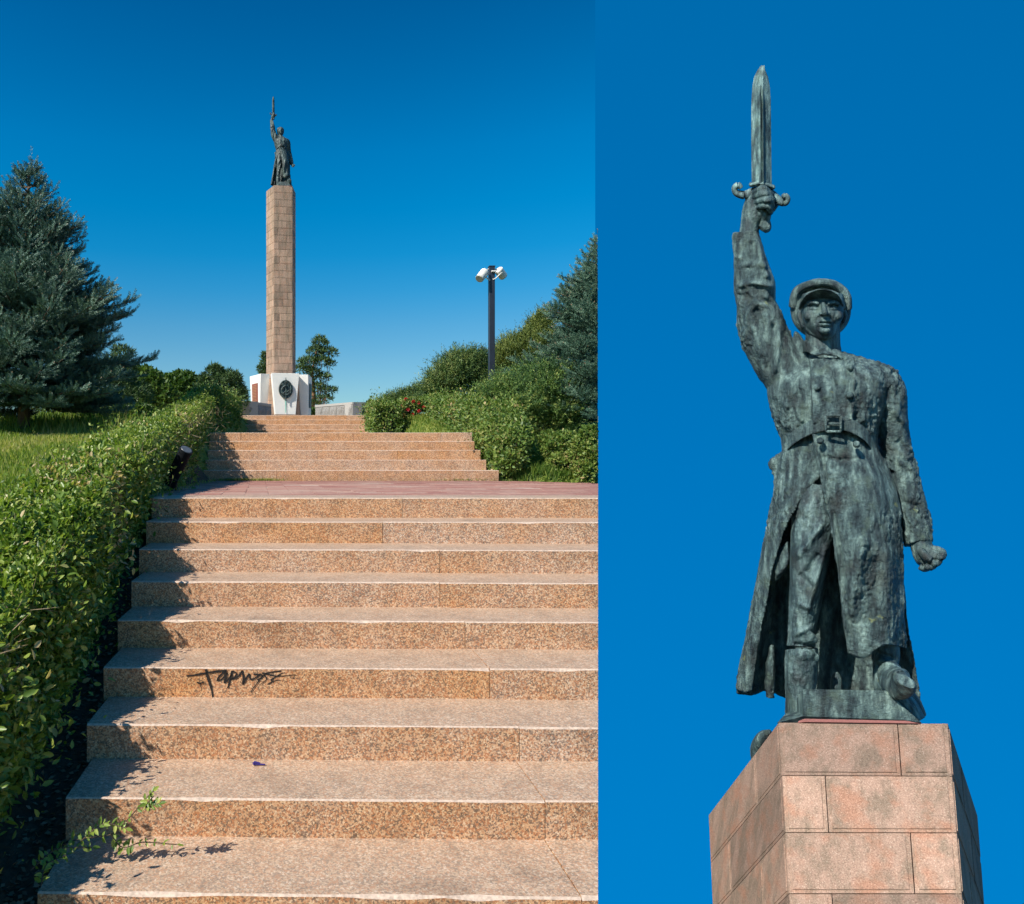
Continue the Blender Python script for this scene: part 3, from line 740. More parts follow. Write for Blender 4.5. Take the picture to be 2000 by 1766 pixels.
eline(bm, [(-9, 6), (-5, 9), (0, 11), (5, 9), (9, 6)], 1.6, .12); bm_obj('sword_and_ribbon', bm, M_BRF, emb)
bm = bmesh.new(); eline(bm, [(6.2 * math.cos(t) + .5, 6.5 * math.sin(t) - 1) for t in np.linspace(-1.5, 2.0, 12)], .9, .15); eline(bm, [(-1.5, 4), (-5.5, 8)], .8, .15)
eline(bm, [(5.5, 7), (-3.5, -5)], .8, .17); eline(bm, [(-6.5, -2.8), (-1.2, -7)], 1.5, .17); bm_obj('hammer_and_sickle', bm, M_BRF, emb)
bm = bmesh.new(); eline(bm, [(-9, -8), (-6, -10), (-4, -6), (-7, -2), (-9, 1)], 1.1, .13); eline(bm, [(9, -8), (6, -10), (4, -9)], 1.1, .13); eline(bm, [(9, -7), (9.5, 0), (8, 4)], 1.0, .13)
eline(bm, [(0, -18.5), (-2.4, -12.6), (2.9, -16.3), (-2.9, -16.3), (2.4, -12.6), (0, -18.5)], .5, .19); bm_obj('star_and_leaves', bm, M_BRF, emb)
bm = bmesh.new()
v = [bm.verts.new(ep(a * s_, -b * s_, .004)) for a, b in ((-1.2, 20), (1.3, 20), (.8, 44.5), (-.7, 44.5))]; bm.faces.new(v[::-1]); bm_obj('green_stain', bm, M_VERD, ped)

# parapets
def parapet(name, pa, pb, pc, top_a, top_c, D, label, relief_first):
    """corner b nearest; faces a-b and b-c"""
    zt = float((CY - 783) / F * D)
    root = empty(name, P(pb[0], pb[1], pb[2]) * 1.0, label, 'parapet'); zz = 1.28
    a, b, c = [P(q[0], q[1], q[2]) for q in (pa, pb, pc)]
    inw = Vector((0, 1.2, 0))
    def wall(p0, p1, nm, rough):
        d = (p1 - p0); L_ = Vector((d.x, d.y, 0)); Ln = L_.normalized(); n = Vector((Ln.y, -Ln.x, 0)); ln = L_.length
        def q(s, z, o): p = p0 + L_ * s + n * o; return (p.x, p.y, z)
        tz = lambda s: p0.z + (p1.z - p0.z) * s
        bm = bmesh.new()
        box_pts(bm, [q(0, zz, 0), q(1, zz, 0), q(1, zz, -.5), q(0, zz, -.5), q(0, tz(0) - .1, 0), q(1, tz(1) - .1, 0), q(1, tz(1) - .1, -.5), q(0, tz(0) - .1, -.5)])
        bm_obj(nm, bm, M_GREYSM, root)
        bm = bmesh.new(); box_pts(bm, [q(0, tz(0) - .099, .03), q(1, tz(1) - .099, .03), q(1, tz(1) - .099, -.52), q(0, tz(0) - .099, -.52), q(0, tz(0), .03), q(1, tz(1), .03), q(1, tz(1), -.52), q(0, tz(0), -.52)])
        bm_obj('coping', bm, M_GREYSM, root)
        if rough:
            k = max(2, int(ln / .55))
            for i in range(k):
                s0, s1 = i / k + .006, (i + 1) / k - .006
                bm = bmesh.new(); gx, gz_ = 8, 6; G = []
                for u in range(gx + 1):
                    col_ = []
                    for v_ in range(gz_ + 1):
                        s = s0 + (s1 - s0) * u / gx; z = zz + (tz(s) - .12 - zz) * v_ / gz_
                        col_.append(bm.verts.new(q(s, z, .015 + (random.uniform(0, .07) if 0 < u < gx and 0 < v_ < gz_ else 0))))
                    G.append(col_)
                for u in range(gx):
                    for v_ in range(gz_): bm.faces.new((G[u][v_], G[u + 1][v_], G[u + 1][v_ + 1], G[u][v_ + 1]))
                bm_obj('rough_stone', bm, M_GREYST, root)
        else:
            bm = bmesh.new()
            m = .13 / ln
            box_pts(bm, [q(m, zz, .02), q(1 - m, zz, .02), q(1 - m, zz, -.01), q(m, zz, -.01), q(m, tz(m) - .2, .02), q(1 - m, tz(1 - m) - .2, .02), q(1 - m, tz(1 - m) - .2, -.01), q(m, tz(m) - .2, -.01)])
            rl = bm_obj('bronze_relief', bm, M_BRF, root)
            bm = bmesh.new()
            for i in range(7):      # sweeping figures in low relief
                s0 = m + (1 - 2 * m) * (.05 + .12 * i); zb = zz + .35 + .13 * i; 
                pts = [Vector(q(min(1 - m, s0 + (1 - 2 * m) * .35 * t), min(tz(.5) - .25, zb + .55 * t ** 1.5), .03 + .03 * math.sin(3 * t))) for t in (0, .35, .7, 1)]
                for a_, b_ in zip(pts[:-1], pts[1:]): cyl(bm, a_, b_, .045, .03, 6)
            bm_obj('relief_figures', bm, M_BRF, rl)
    wall(a, b, 'wall', not relief_first); wall(b, c, 'wall', relief_first)
    bm = bmesh.new(); v = [bm.verts.new(p) for p in (a, b, c, c + inw, a + inw)]
    for v_ in v: v_.co.z -= .05
    bm.faces.new(v); bm_obj('top_slab', bm, M_GREYSM, root)
parapet('parapet', (440, 783, 32.2), (486.5, 783.5, 31), (529, 789.5, 33.0), 0, 0, 32, 'low grey granite parapet with bronze relief, left of the white pedestal', True)
parapet('parapet', (616, 791.5, 33.5), (689, 785.5, 31), (735, 786, 32.0), 0, 0, 32, 'low grey granite parapet with rough stones, right of the pedestal', False)
# plaza paving
bm = bmesh.new(); v = [bm.verts.new(p) for p in ((-8, DT + 3 * TD + 1.1, ZT + 3 * H - .01), (7.6, DT + 3 * TD + 1.1, ZT + 3 * H - .01), (14, 60, ZT + 3 * H - .01), (-14, 60, ZT + 3 * H - .01))]
bm.faces.new(v); clip(bm); tag(bm_obj('plaza_paving', bm, M_TREAD), kind='structure')

# ------------------------------------------------------------------ the statue
def cr_interp(A, n):
    """Catmull-Rom through rows of A -> n rows"""
    A = np.asarray(A, float); m = len(A)
    if m == 2: t = np.linspace(0, 1, n)[:, None]; return A[0] * (1 - t) + A[1] * t
    E = np.vstack([2 * A[0] - A[1], A, 2 * A[-1] - A[-2]]); t = np.linspace(0, m - 1 - 1e-9, n); i = t.astype(int); f = (t - i).reshape((-1,) + (1,) * (A.ndim - 1))
    p0, p1, p2, p3 = E[i], E[i + 1], E[i + 2], E[i + 3]
    return .5 * ((2 * p1) + (-p0 + p2) * f + (2 * p0 - 5 * p1 + 4 * p2 - p3) * f ** 2 + (-p0 + 3 * p1 - 3 * p2 + p3) * f ** 3)
class Prim:
    """collects closed shapes in (px, py, w) photo-pixel space, w towards the viewer"""
    def __init__(s): s.V = []; s.F = []; s.n = 0
    def add(s, V, Fq): s.V.append(np.asarray(V, float)); s.F += [tuple(i + s.n for i in f) for f in Fq]; s.n += len(V)
    def tube(s, pts, n=24, seg=None, tilt=0, sq=1.0):
        A = cr_interp(pts, seg or max(8, len(pts) * 6)); C = A[:, :3]; T = np.gradient(C, axis=0); T /= np.linalg.norm(T, axis=1, keepdims=True) + 1e-9
        Wv = np.array([0, 0, 1.]); V = []
        for c, t, ra, rb in zip(C, T, A[:, 3], A[:, 4] if A.shape[1] > 4 else A[:, 3]):
            if tilt: t = np.array([0, 1., 0])
            sd_ = np.cross(t, Wv); L_ = np.linalg.norm(sd_)
            sd_ = np.array([1., 0, 0]) if L_ < .15 else sd_ / L_
            if sd_[0] > 0: sd_ = -sd_
            dp = np.cross(sd_, t); dp = dp if dp[2] >= 0 else -dp; dp /= np.linalg.norm(dp) + 1e-9
            for k in range(n):
                a = 2 * math.pi * k / n; ca, sa = math.cos(a), math.sin(a)
                ca = math.copysign(abs(ca) ** sq, ca); sa = math.copysign(abs(sa) ** sq, sa)
                o = sd_ * ca * max(ra, .3) + dp * sa * max(rb, .3); v = c + o; v[1] -= tilt * o[2]; V.append(v)
        m = len(C); Fq = [(i * n + k, i * n + (k + 1) % n, (i + 1) * n + (k + 1) % n, (i + 1) * n + k) for i in range(m - 1) for k in range(n)]
        V += [C[0], C[-1]]; a, b = m * n, m * n + 1
        Fq += [(a, (k + 1) % n, k) for k in range(n)] + [(b, (m - 1) * n + k, (m - 1) * n + (k + 1) % n) for k in range(n)]
        s.add(V, Fq)
    def ball(s, c, r, n=16, m=10):
        V = [(c[0], c[1] - r[1], c[2])]
        for i in range(1, m):
            ph = math.pi * i / m
            for k in range(n): a = 2 * math.pi * k / n; V.append((c[0] + r[0] * math.sin(ph) * math.cos(a), c[1] - r[1] * math.cos(ph), c[2] + r[2] * math.sin(ph) * math.sin(a)))
        V.append((c[0], c[1] + r[1], c[2])); Fq = [(0, 1 + k, 1 + (k + 1) % n) for k in range(n)]
        for i in range(m - 2):
            for k in range(n): Fq.append((1 + i * n + k, 1 + (i + 1) * n + k, 1 + (i + 1) * n + (k + 1) % n, 1 + i * n + (k + 1) % n))
        e = len(V) - 1; Fq += [(e, 1 + (m - 2) * n + (k + 1) % n, 1 + (m - 2) * n + k) for k in range(n)]
        s.add(V, Fq)
    def sheet(s, rows, thick=9, nu=28, nv=28):
        G = np.array([cr_interp(r, nu) for r in rows]); G = cr_interp(G.reshape(len(rows), -1), nv).reshape(nv, nu, 3)
        B = G.copy(); B[..., 2] -= thick; V = np.concatenate([G.reshape(-1, 3), B.reshape(-1, 3)]); o = nv * nu; Fq = []
        for i in range(nv - 1):
            for j in range(nu - 1):
                a = i * nu + j; Fq.append((a, a + nu, a + nu + 1, a + 1)); Fq.append((o + a, o + a + 1, o + a + nu + 1, o + a + nu))
        def wallq(idx):
            for a, b in zip(idx[:-1], idx[1:]): Fq.append((a, b, o + b, o + a))
        wallq([j for j in range(nu)]); wallq([(nv - 1) * nu + j for j in range(nu)][::-1]); wallq([i * nu for i in range(nv)][::-1]); wallq([i * nu + nu - 1 for i in range(nv)])
        s.add(V, Fq)
    def raw(s):
        return np.concatenate(s.V), s.F
def seg_d(X, Y, poly):
    """distance to polyline and signed side (+ = left of direction of travel)"""
    best = np.full(X.shape, 1e9); sg = np.zeros(X.shape); tt = np.zeros(X.shape); m = len(poly) - 1
    for i, ((x0, y0), (x1, y1)) in enumerate(zip(poly[:-1], poly[1:])):
        dx, dy = x1 - x0, y1 - y0; t = np.clip(((X - x0) * dx + (Y - y0) * dy) / (dx * dx + dy * dy), 0, 1)
        ex, ey = X - x0 - t * dx, Y - y0 - t * dy; d = np.hypot(ex, ey); k = d < best
        best = np.where(k, d, best); sg = np.where(k, np.sign(dx * ey - dy * ex), sg); tt = np.where(k, (i + t) / m, tt)
    return best, sg, tt
def ridge(X, Y, poly, sig, amp):
    d, sg, t = seg_d(X, Y, poly); return amp * np.exp(-(d / sig) ** 2) * np.clip(np.minimum(t, 1 - t) * 8 + .25, 0, 1)
def stepr(X, Y, poly, fall, amp, side=1):
    """raised on one side of the line, fading away over fall"""
    d, sg, t = seg_d(X, Y, poly); k = sg * side
    ends = np.clip(np.minimum(t, 1 - t) * 30, 0, 1)
    return amp * np.clip(k * d / 1.5 + .5, 0, 1) * np.exp(-np.maximum(k * d, 0) / fall) * ends * (k * d > -3)

coat = Prim(); body = Prim(); cap = Prim()
# torso (his chest), seen from below
coat.tube([(1607, 696, -12, 36, 28), (1612, 710, -10, 72, 38), (1620, 727, -6, 108, 46), (1620, 746, 0, 119, 60), (1616, 775, 6, 117, 72), (1616, 820, 6, 103, 70), (1620, 858, 4, 94, 66), (1622, 885, 2, 95, 66), (1626, 925, 0, 106, 66), (1632, 980, -6, 112, 60)], n=48, seg=60, tilt=.42, sq=.9)
# raised arm sleeve
coat.tube([(1456, 452, 22, 25, 22), (1459, 475, 22, 28, 25), (1467, 520, 20, 34, 30), (1474, 560, 16, 41, 34), (1477, 592, 14, 39, 36), (1484, 625, 12, 46, 40), (1497, 665, 10, 47, 42), (1518, 705, 6, 48, 46), (1548, 745, 0, 50, 48)], n=32, seg=60)
coat.tube([(1525, 690, -5, 24, 26), (1544, 664, -6, 19, 24), (1556, 672, -6, 16, 22), (1566, 705, 0, 24, 30)], n=20)
# hanging arm sleeve
coat.tube([(1724, 738, -8, 28, 32), (1737, 765, -14, 32, 36), (1740, 815, -24, 33, 36), (1748, 870, -34, 32, 34), (1764, 930, -36, 31, 32), (1780, 985, -30, 29, 30), (1790, 1030, -22, 28, 28), (1795, 1062, -16, 28, 27)], n=28, seg=60)
coat.ball((1722, 750, -6), (34, 28, 36))
coat.tube([(1640, 700, -10, 12, 20), (1690, 716, -8, 13, 26), (1738, 730, -10, 14, 28)], n=16)
# the raised double-breasted front of the chest
coat.sheet([[(1582, 702, 50), (1620, 699, 57), (1670, 704, 47)], [(1584, 730, 68), (1620, 728, 75), (1669, 732, 64)], [(1586, 770, 79), (1620, 770, 84), (1668, 772, 72)], [(1588, 828, 80), (1620, 824, 85), (1664, 828, 71)]], 18, 24, 30)
# collar wings
coat.sheet([[(1563, 676, 20), (1572, 664, 40), (1585, 672, 56), (1600, 684, 62)], [(1566, 690, 24), (1576, 688, 48), (1592, 694, 62), (1610, 692, 66)]], 8, 20, 8)
coat.sheet([[(1620, 690, 64), (1630, 681, 62), (1645, 688, 55), (1672, 702, 40)], [(1616, 694, 64), (1632, 696, 62), (1652, 704, 56), (1680, 716, 42)]], 8, 20, 8)
coat.tube([(1618, 690, 64, 4), (1604, 684, 66, 5), (1612, 682, 66, 4)], n=10)
# epaulette
coat.sheet([[(1684, 702, 14), (1716, 709, 6), (1744, 719, -2)], [(1686, 714, 24), (1716, 720, 16), (1743, 729, 6)]], 9, 14, 8)
# skirts: back, left front, right front
def wav(u, k, a, ph=0): return a * math.sin(k * math.pi * u + ph)
rows = []
for (y, xl, xr) in ((880, 1530, 1722), (940, 1516, 1745), (1000, 1508, 1757), (1060, 1495, 1760), (1120, 1481, 1764), (1180, 1468, 1769), (1240, 1456, 1776), (1300, 1444, 1788), (1352, 1438, 1797)):
    r = []
    for i in range(13):
        u = i / 12; x = xl + (xr - xl) * u; w = -18 - 78 * math.sin(math.pi * u) ** .7 + wav(u, 9, 7 * (y - 880) / 450)
        yy = y + (8 if y > 1340 else 0) * math.sin(u * 3.1)
        if y > 1340: yy = y + (3 if u < .27 else 26) + 5 * math.sin(u * 30)
        r.append((x, yy, w))
    rows.append(r)
coat.sheet(rows, 10, 60, 70)
coat.sheet([[(1527, 884, 8), (1550, 872, 42), (1575, 862, 56), (1600, 858, 58)],
            [(1514, 935, 6), (1540, 925, 44), (1570, 915, 60), (1604, 912, 62)],
            [(1507, 985, 2), (1528, 975, 40), (1552, 965, 58), (1598, 932, 64)],
            [(1494, 1040, -2), (1508, 1035, 30), (1524, 1028, 46), (1546, 1004, 62)],
            [(1483, 1100, -6), (1492, 1098, 16), (1503, 1095, 30), (1517, 1082, 44)],
            [(1470, 1170, -8), (1478, 1170, 8), (1488, 1170, 18), (1500, 1160, 28)],
            [(1456, 1245, -10), (1464, 1245, 2), (1474, 1245, 10), (1485, 1240, 14)],
            [(1438, 1345, -12), (1447, 1350, -2), (1457, 1352, 4), (1468, 1348, 6)]], 10, 34, 70)
coat.sheet([[(1510, 1082, 10), (1522, 1076, 30), (1538, 1058, 40)], [(1507, 1105, 10), (1520, 1118, 34), (1540, 1098, 40)], [(1506, 1135, 4), (1516, 1136, 14), (1528, 1125, 20)]], 12, 14, 12)
coat.tube([(1508, 1262, -30, 5, 12), (1505, 1300, -22, 9, 14), (1503, 1340, -20, 10, 14), (1504, 1362, -24, 8, 12)], n=12)
coat.sheet([[(1584, 842, 80), (1620, 838, 78), (1665, 846, 66), (1708, 872, 22)],
            [(1594, 885, 86), (1630, 880, 84), (1685, 888, 66), (1730, 905, 12)],
            [(1604, 935, 90), (1645, 930, 92), (1706, 935, 72), (1750, 950, 8)],
            [(1619, 1005, 92), (1660, 1000, 100), (1716, 1000, 80), (1760, 1010, 14)],
            [(1631, 1080, 90), (1672, 1075, 104), (1722, 1075, 84), (1764, 1085, 18)],
            [(1640, 1150, 80), (1668, 1150, 98), (1722, 1150, 80), (1766, 1155, 18)],
            [(1648, 1220, 76), (1672, 1222, 84), (1722, 1220, 80), (1768, 1220, 16)],
            [(1656, 1276, 72), (1688, 1284, 78), (1726, 1260, 82), (1769, 1266, 16)]], 11, 50, 80)
# flaring flap at the hip
coat.sheet([[(1532, 878, 6), (1528, 892, 0)], [(1500, 903, -8), (1514, 938, -6)]], 9, 10, 10)
coat.sheet([[(1712, 882, 0), (1730, 900, -4)], [(1736, 915, 0), (1758, 924, -10)]], 8, 10, 8)
# ---- figure: legs, boots, neck, head, hands
body.tube([(1598, 950, 30, 48, 40), (1592, 1010, 36, 46, 38), (1583, 1070, 40, 40, 36), (1578, 1130, 40, 36, 34), (1571, 1190, 38, 31, 31), (1565, 1238, 36, 27, 30), (1564, 1262, 36, 28, 30)], n=28, seg=60)
body.tube([(1565, 1268, 34, 31, 33), (1566, 1290, 34, 33, 34), (1564, 1325, 32, 31, 33), (1562, 1360, 30, 28, 32), (1560, 1385, 30, 26, 32), (1560, 1404, 26, 24, 30)], n=28, seg=40)
body.tube([(1566, 1242, 56, 16, 10), (1582, 1246, 60, 12, 8), (1594, 1252, 52, 6, 6)], n=12)
body.tube([(1545, 1282, 52, 10, 8), (1570, 1278, 66, 14, 6), (1596, 1286, 50, 8, 6)], n=12)
body.tube([(1690, 960, 0, 40, 36), (1706, 1060, 4, 34, 28), (1718, 1160, 6, 28, 26), (1730, 1235, 14, 26, 27), (1733, 1275, 22, 25, 27), (1729, 1305, 26, 25, 27), (1732, 1335, 34, 26, 28), (1742, 1340, 44, 26, 26)], n=28, seg=80)
body.tube([(1736, 1312, 46, 24, 24), (1745, 1328, 76, 28, 25), (1757, 1336, 112, 31, 22), (1765, 1334, 142, 30, 17), (1768, 1330, 158, 22, 10)], n=28, seg=40)
body.tube([(1750, 1350, 36, 26, 26), (1774, 1384, 34, 28, 26), (1786, 1408, 30, 26, 24)], n=24, seg=30)
body.ball((1633, 1338, -40), (12, 26, 12))
# neck and head
body.tube([(1608, 702, -2, 38, 36), (1607, 680, 4, 35, 34), (1607, 655, 4, 34, 34), (1606, 630, 4, 34, 34)], n=24)
body.tube([(1607, 575, 8, 40, 40), (1607, 592, 10, 41.5, 44), (1606, 610, 12, 41, 46), (1606.5, 625, 14, 38.5, 45), (1608, 638, 15, 33, 42), (1610, 648, 16, 25, 36), (1611, 655, 14, 15, 26)], n=40, seg=50, sq=.92)
body.tube([(1607.5, 590, 53, 4, 5), (1609, 600, 60, 5, 7), (1610.5, 609, 67, 6, 7), (1610.5, 614, 65, 6.5, 5)], n=14)
body.ball((1603, 613, 58), (4, 3.5, 5)); body.ball((1617.5, 613, 57), (4, 3.5, 5))
body.tube([(1577, 594, 44, 5, 4), (1588, 590, 53, 5, 4), (1600, 592, 55, 5, 4)], n=10); body.tube([(1616, 592, 55, 5, 4), (1628, 590, 51, 5, 4), (1638, 595, 42, 5, 4)], n=10)
body.ball((1589, 603, 43), (7, 4, 6)); body.ball((1627, 603, 42), (7, 4, 6))
body.ball((1582, 617, 42), (13, 11, 12)); body.ball((1635, 617, 38), (12, 11, 12))
body.tube([(1599, 629, 53, 3, 3), (1607, 626, 59, 4, 3.5), (1611, 627, 60, 4, 3.5), (1615, 626, 59, 4, 3.5), (1624, 629, 52, 3, 3)], n=10)
body.tube([(1602, 634, 53, 3, 3), (1611, 634.5, 59, 4.5, 4), (1621, 634, 52, 3, 3)], n=10)
body.ball((1611, 645, 48), (13, 9, 12)); body.tube([(1572, 625, 18, 8), (1582, 642, 24, 9), (1598, 652, 34, 9)], n=10)
body.tube([(1563, 605, 4, 4, 6), (1561, 616, 4, 5.5, 8), (1565, 630, 6, 4, 6), (1568, 640, 6, 3, 5)], n=10)
body.tube([(1649, 606, 2, 4, 6), (1650, 618, 2, 5, 7), (1647, 632, 4, 3, 5)], n=10)
# inner core that ties head, legs and hands into one figure
body.tube([(1607, 690, 0, 20, 20), (1618, 760, 0, 30, 26), (1622, 860, 0, 34, 28), (1600, 960, 10, 36, 30)], n=16)
body.tube([(1622, 900, 0, 30, 26), (1660, 940, 0, 34, 28), (1692, 980, 0, 34, 30)], n=16)
body.tube([(1464, 452, 22, 14, 14), (1474, 560, 16, 14, 14), (1500, 665, 10, 14, 14), (1545, 735, 0, 16, 14), (1610, 770, 0, 18, 16)], n=12)
body.tube([(1610, 770, 0, 18, 16), (1715, 760, -8, 14, 14), (1745, 870, -34, 13, 13), (1780, 985, -30, 13, 13), (1797, 1056, -14, 15, 15)], n=12)
# raised right hand around the hilt
body.tube([(1462, 460, 22, 19, 17), (1465, 440, 22, 19, 17), (1470, 415, 24, 21, 18), (1476, 393, 26, 20, 17), (1481, 378, 26, 14, 14)], n=24)
for a, b, c, r in (((1472, 377, 36), (1492, 367, 52), (1507, 380, 42), 6.0), ((1474, 386, 38), (1495, 377, 56), (1509, 391, 44), 6.4), ((1477, 395, 40), (1500, 390, 58), (1509, 402, 44), 6.2), ((1480, 404, 40), (1500, 403, 54), (1507, 414, 42), 5.6)):
    m1 = tuple((p + q) / 2 for p, q in zip(b, c))
    body.tube([(*a, r), ((a[0] + b[0]) / 2, (a[1] + b[1]) / 2 - 1, (a[2] + b[2]) / 2 + 4, r * 1.05), (*b, r), (*m1, r * .95), (*c, r * .8), (c[0] - 4, c[1] + 3, c[2] - 14, r * .7)], n=12)
body.tube([(1486, 415, 14, 8), (1506, 408, 6, 7.5), (1516, 398, 10, 6.5), (1517, 391, 22, 5)], n=12)
body.tube([(1484, 412, 28, 12, 14), (1494, 422, 26, 12, 13), (1490, 432, 24, 8, 9)], n=14)
# left fist
body.tube([(1797, 1050, -14, 22, 21), (1801, 1070, -10, 22, 20), (1810, 1086, -4, 24, 22), (1820, 1096, 0, 18, 18)], n=20)
for a, b, c, r in (((1820, 1072, 8), (1840, 1078, 10), (1838, 1090, 22), 7.5), ((1816, 1082, 12), (1834, 1091, 16), (1828, 1102, 26), 7.5), ((1808, 1090, 12), (1824, 1102, 16), (1815, 1109, 26), 7), ((1800, 1094, 10), (1812, 1108, 14), (1804, 1111, 22), 6.5)):
    body.tube([(*a, r), (*b, r), (*c, r * .9), (c[0] - 8, c[1] - 4, c[2] + 2, r * .8)], n=12)
body.tube([(1798, 1076, 14, 8), (1808, 1088, 26, 7.5), (1820, 1094, 32, 6)], n=12)
# cap
cap.ball((1603, 606, -22), (59.5, 57, 30), 40, 24)
cap.tube([(1549, 600, -14, 9, 12), (1556, 570, -6, 9, 13), (1580, 556, 0, 8, 13), (1605, 551.5, 2, 8, 13), (1632, 557, 0, 8, 13), (1652, 576, -6, 9, 13), (1656, 604, -14, 9, 12)], n=16, seg=50)
cap.tube([(1562, 604, 4, 3, 6), (1570, 581, 12, 4, 8), (1586, 572, 18, 4, 8), (1606, 568, 22, 4, 8), (1628, 572, 18, 4, 8), (1642, 582, 12, 4, 8), (1649, 604, 4, 3, 6)], n=14, seg=40)
cap.sheet([[(1559, 603, 30), (1567, 584, 56), (1584, 570, 72), (1605, 564, 80), (1627, 569, 72), (1642, 582, 56), (1649, 600, 30)],
           [(1563, 606, 14), (1571, 595, 36), (1586, 587, 46), (1606, 584, 50), (1626, 587, 46), (1639, 595, 36), (1647, 604, 14)]], 5, 46, 12)
belt = Prim()
bt = [(1527, 872, 4), (1541, 849, 36), (1560, 834, 56), (1583, 822, 72), (1610, 814, 79), (1640, 813, 79), (1665, 820, 72), (1690, 836, 52), (1713, 868, 16)]
belt.sheet([[(x, y, w + 10) for x, y, w in bt], [(x, y + 27, w + 10) for i, (x, y, w) in enumerate(bt)]], 14, 60, 10)
buckle = Prim(); 
for a, b in (((1613, 812), (1642, 812)), ((1642, 812), (1642, 843)), ((1642, 843), (1613, 843)), ((1613, 843), (1613, 812)), ((1618, 828), (1642, 828))):
    buckle.tube([(a[0], a[1], 96, 2.8), (b[0], b[1], 96, 2.8)], n=8, seg=3)
for x, y in ((1617, 821), (1617, 834)): buckle.ball((x, y, 94), (3, 3, 3), 8, 6)
BUT = [(1595, 707, 56), (1596, 757, 80), (1660, 772, 74), (1660, 718, 56), (1602, 861, 88), (1673, 868, 78)]
# dagger
blade = Prim()
bl_ = [(128, 1487, .5), (131, 1487, 3), (138, 1487, 8), (150, 1486.5, 13.5), (168, 1486.5, 17), (195, 1486.5, 18.8), (240, 1486.5, 19.3), (300, 1487, 19.5), (345, 1487.5, 19.6), (362, 1488, 19.6)]
V = []; nb = 0
for y, x, r in bl_:
    gd = 2.2 if y > 178 else 0
    V += [(x - r, y, 30), (x - r * .15 + 1, y, 30 + r * .9), (x + 2.2, y, 30 + r * .9 - gd * 3), (x + 4, y, 30 + r * .95 + gd), (x + 6.5, y, 30 + r * .7), (x + r, y, 30), (x + 2, y, 30 - r * .42)]
nn_ = 7; Fq = []
for i in range(len(bl_) - 1):
    for k in range(nn_): Fq.append((i * nn_ + k, (i + 1) * nn_ + k, (i + 1) * nn_ + (k + 1) % nn_, i * nn_ + (k + 1) % nn_))
Fq.append(tuple(range(nn_))); Fq.append(tuple(range((len(bl_) - 1) * nn_, len(bl_) * nn_))[::-1]); blade.add(V, Fq)
guard = Prim()
guard.tube([(1448, 368, 36, 4.5), (1442, 362, 36, 6.5), (1435, 367, 34, 6), (1437, 376, 32, 6.5), (1446, 380, 30, 8), (1458, 381, 28, 9), (1476, 376, 24, 11), (1500, 378, 22, 11), (1516, 388, 26, 9), (1526, 395, 28, 8), (1534, 396, 30, 6.5), (1538, 389, 32, 6), (1534, 383, 34, 6), (1528, 385, 36, 4.5)], n=12, seg=80)
guard.tube([(1467, 361, 28, 5, 14), (1488, 359, 34, 5, 14), (1510, 366, 26, 5, 12)], n=14, seg=16)
grip = Prim(); grip.tube([(1488, 362, 28, 11, 11), (1492, 400, 26, 9, 9), (1494, 425, 24, 9, 9), (1494, 436, 24, 12, 12), (1493, 445, 24, 13, 13), (1489, 452, 24, 7, 7)], n=16)
plinth = Prim()
def poly_prism(pr, top, bot):
    """convex prism between two rings given in (px,py,w)"""
    n = len(top); pr.add(list(top) + list(bot), [tuple(range(n)), tuple(range(2 * n - 1, n - 1, -1))] + [(i, n + i, n + (i + 1) % n, (i + 1) % n) for i in range(n)])
poly_prism(plinth, [(1568, 1346, 112), (1730, 1349, 112), (1756, 1372, 10), (1640, 1440, -150), (1545, 1382, 10)], [(1570, 1399, 117), (1764, 1406, 117), (1800, 1412, 110), (1660, 1640, -150), (1518, 1412, 110)])
plinth.tube([(1735, 1352, 60, 20, 40), (1768, 1378, 60, 22, 40), (1790, 1412, 60, 20, 40)], n=16)
pbed = Prim(); poly_prism(pbed, [(1560, 1408, 118), (1571, 1404, 121), (1772, 1408, 121), (1790, 1412, 118), (1650, 1640, -150)], [(1558, 1412, 119), (1571, 1410, 122), (1790, 1413, 122), (1800, 1414, 119), (1650, 1650, -150)])
lump_ = Prim(); lump_.tube([(1504, 1430, 60, 6, 10), (1494, 1437, 55, 12, 16), (1487, 1448, 40, 16, 20), (1484, 1464, 25, 19, 22), (1488, 1490, 20, 20, 24)], n=16)

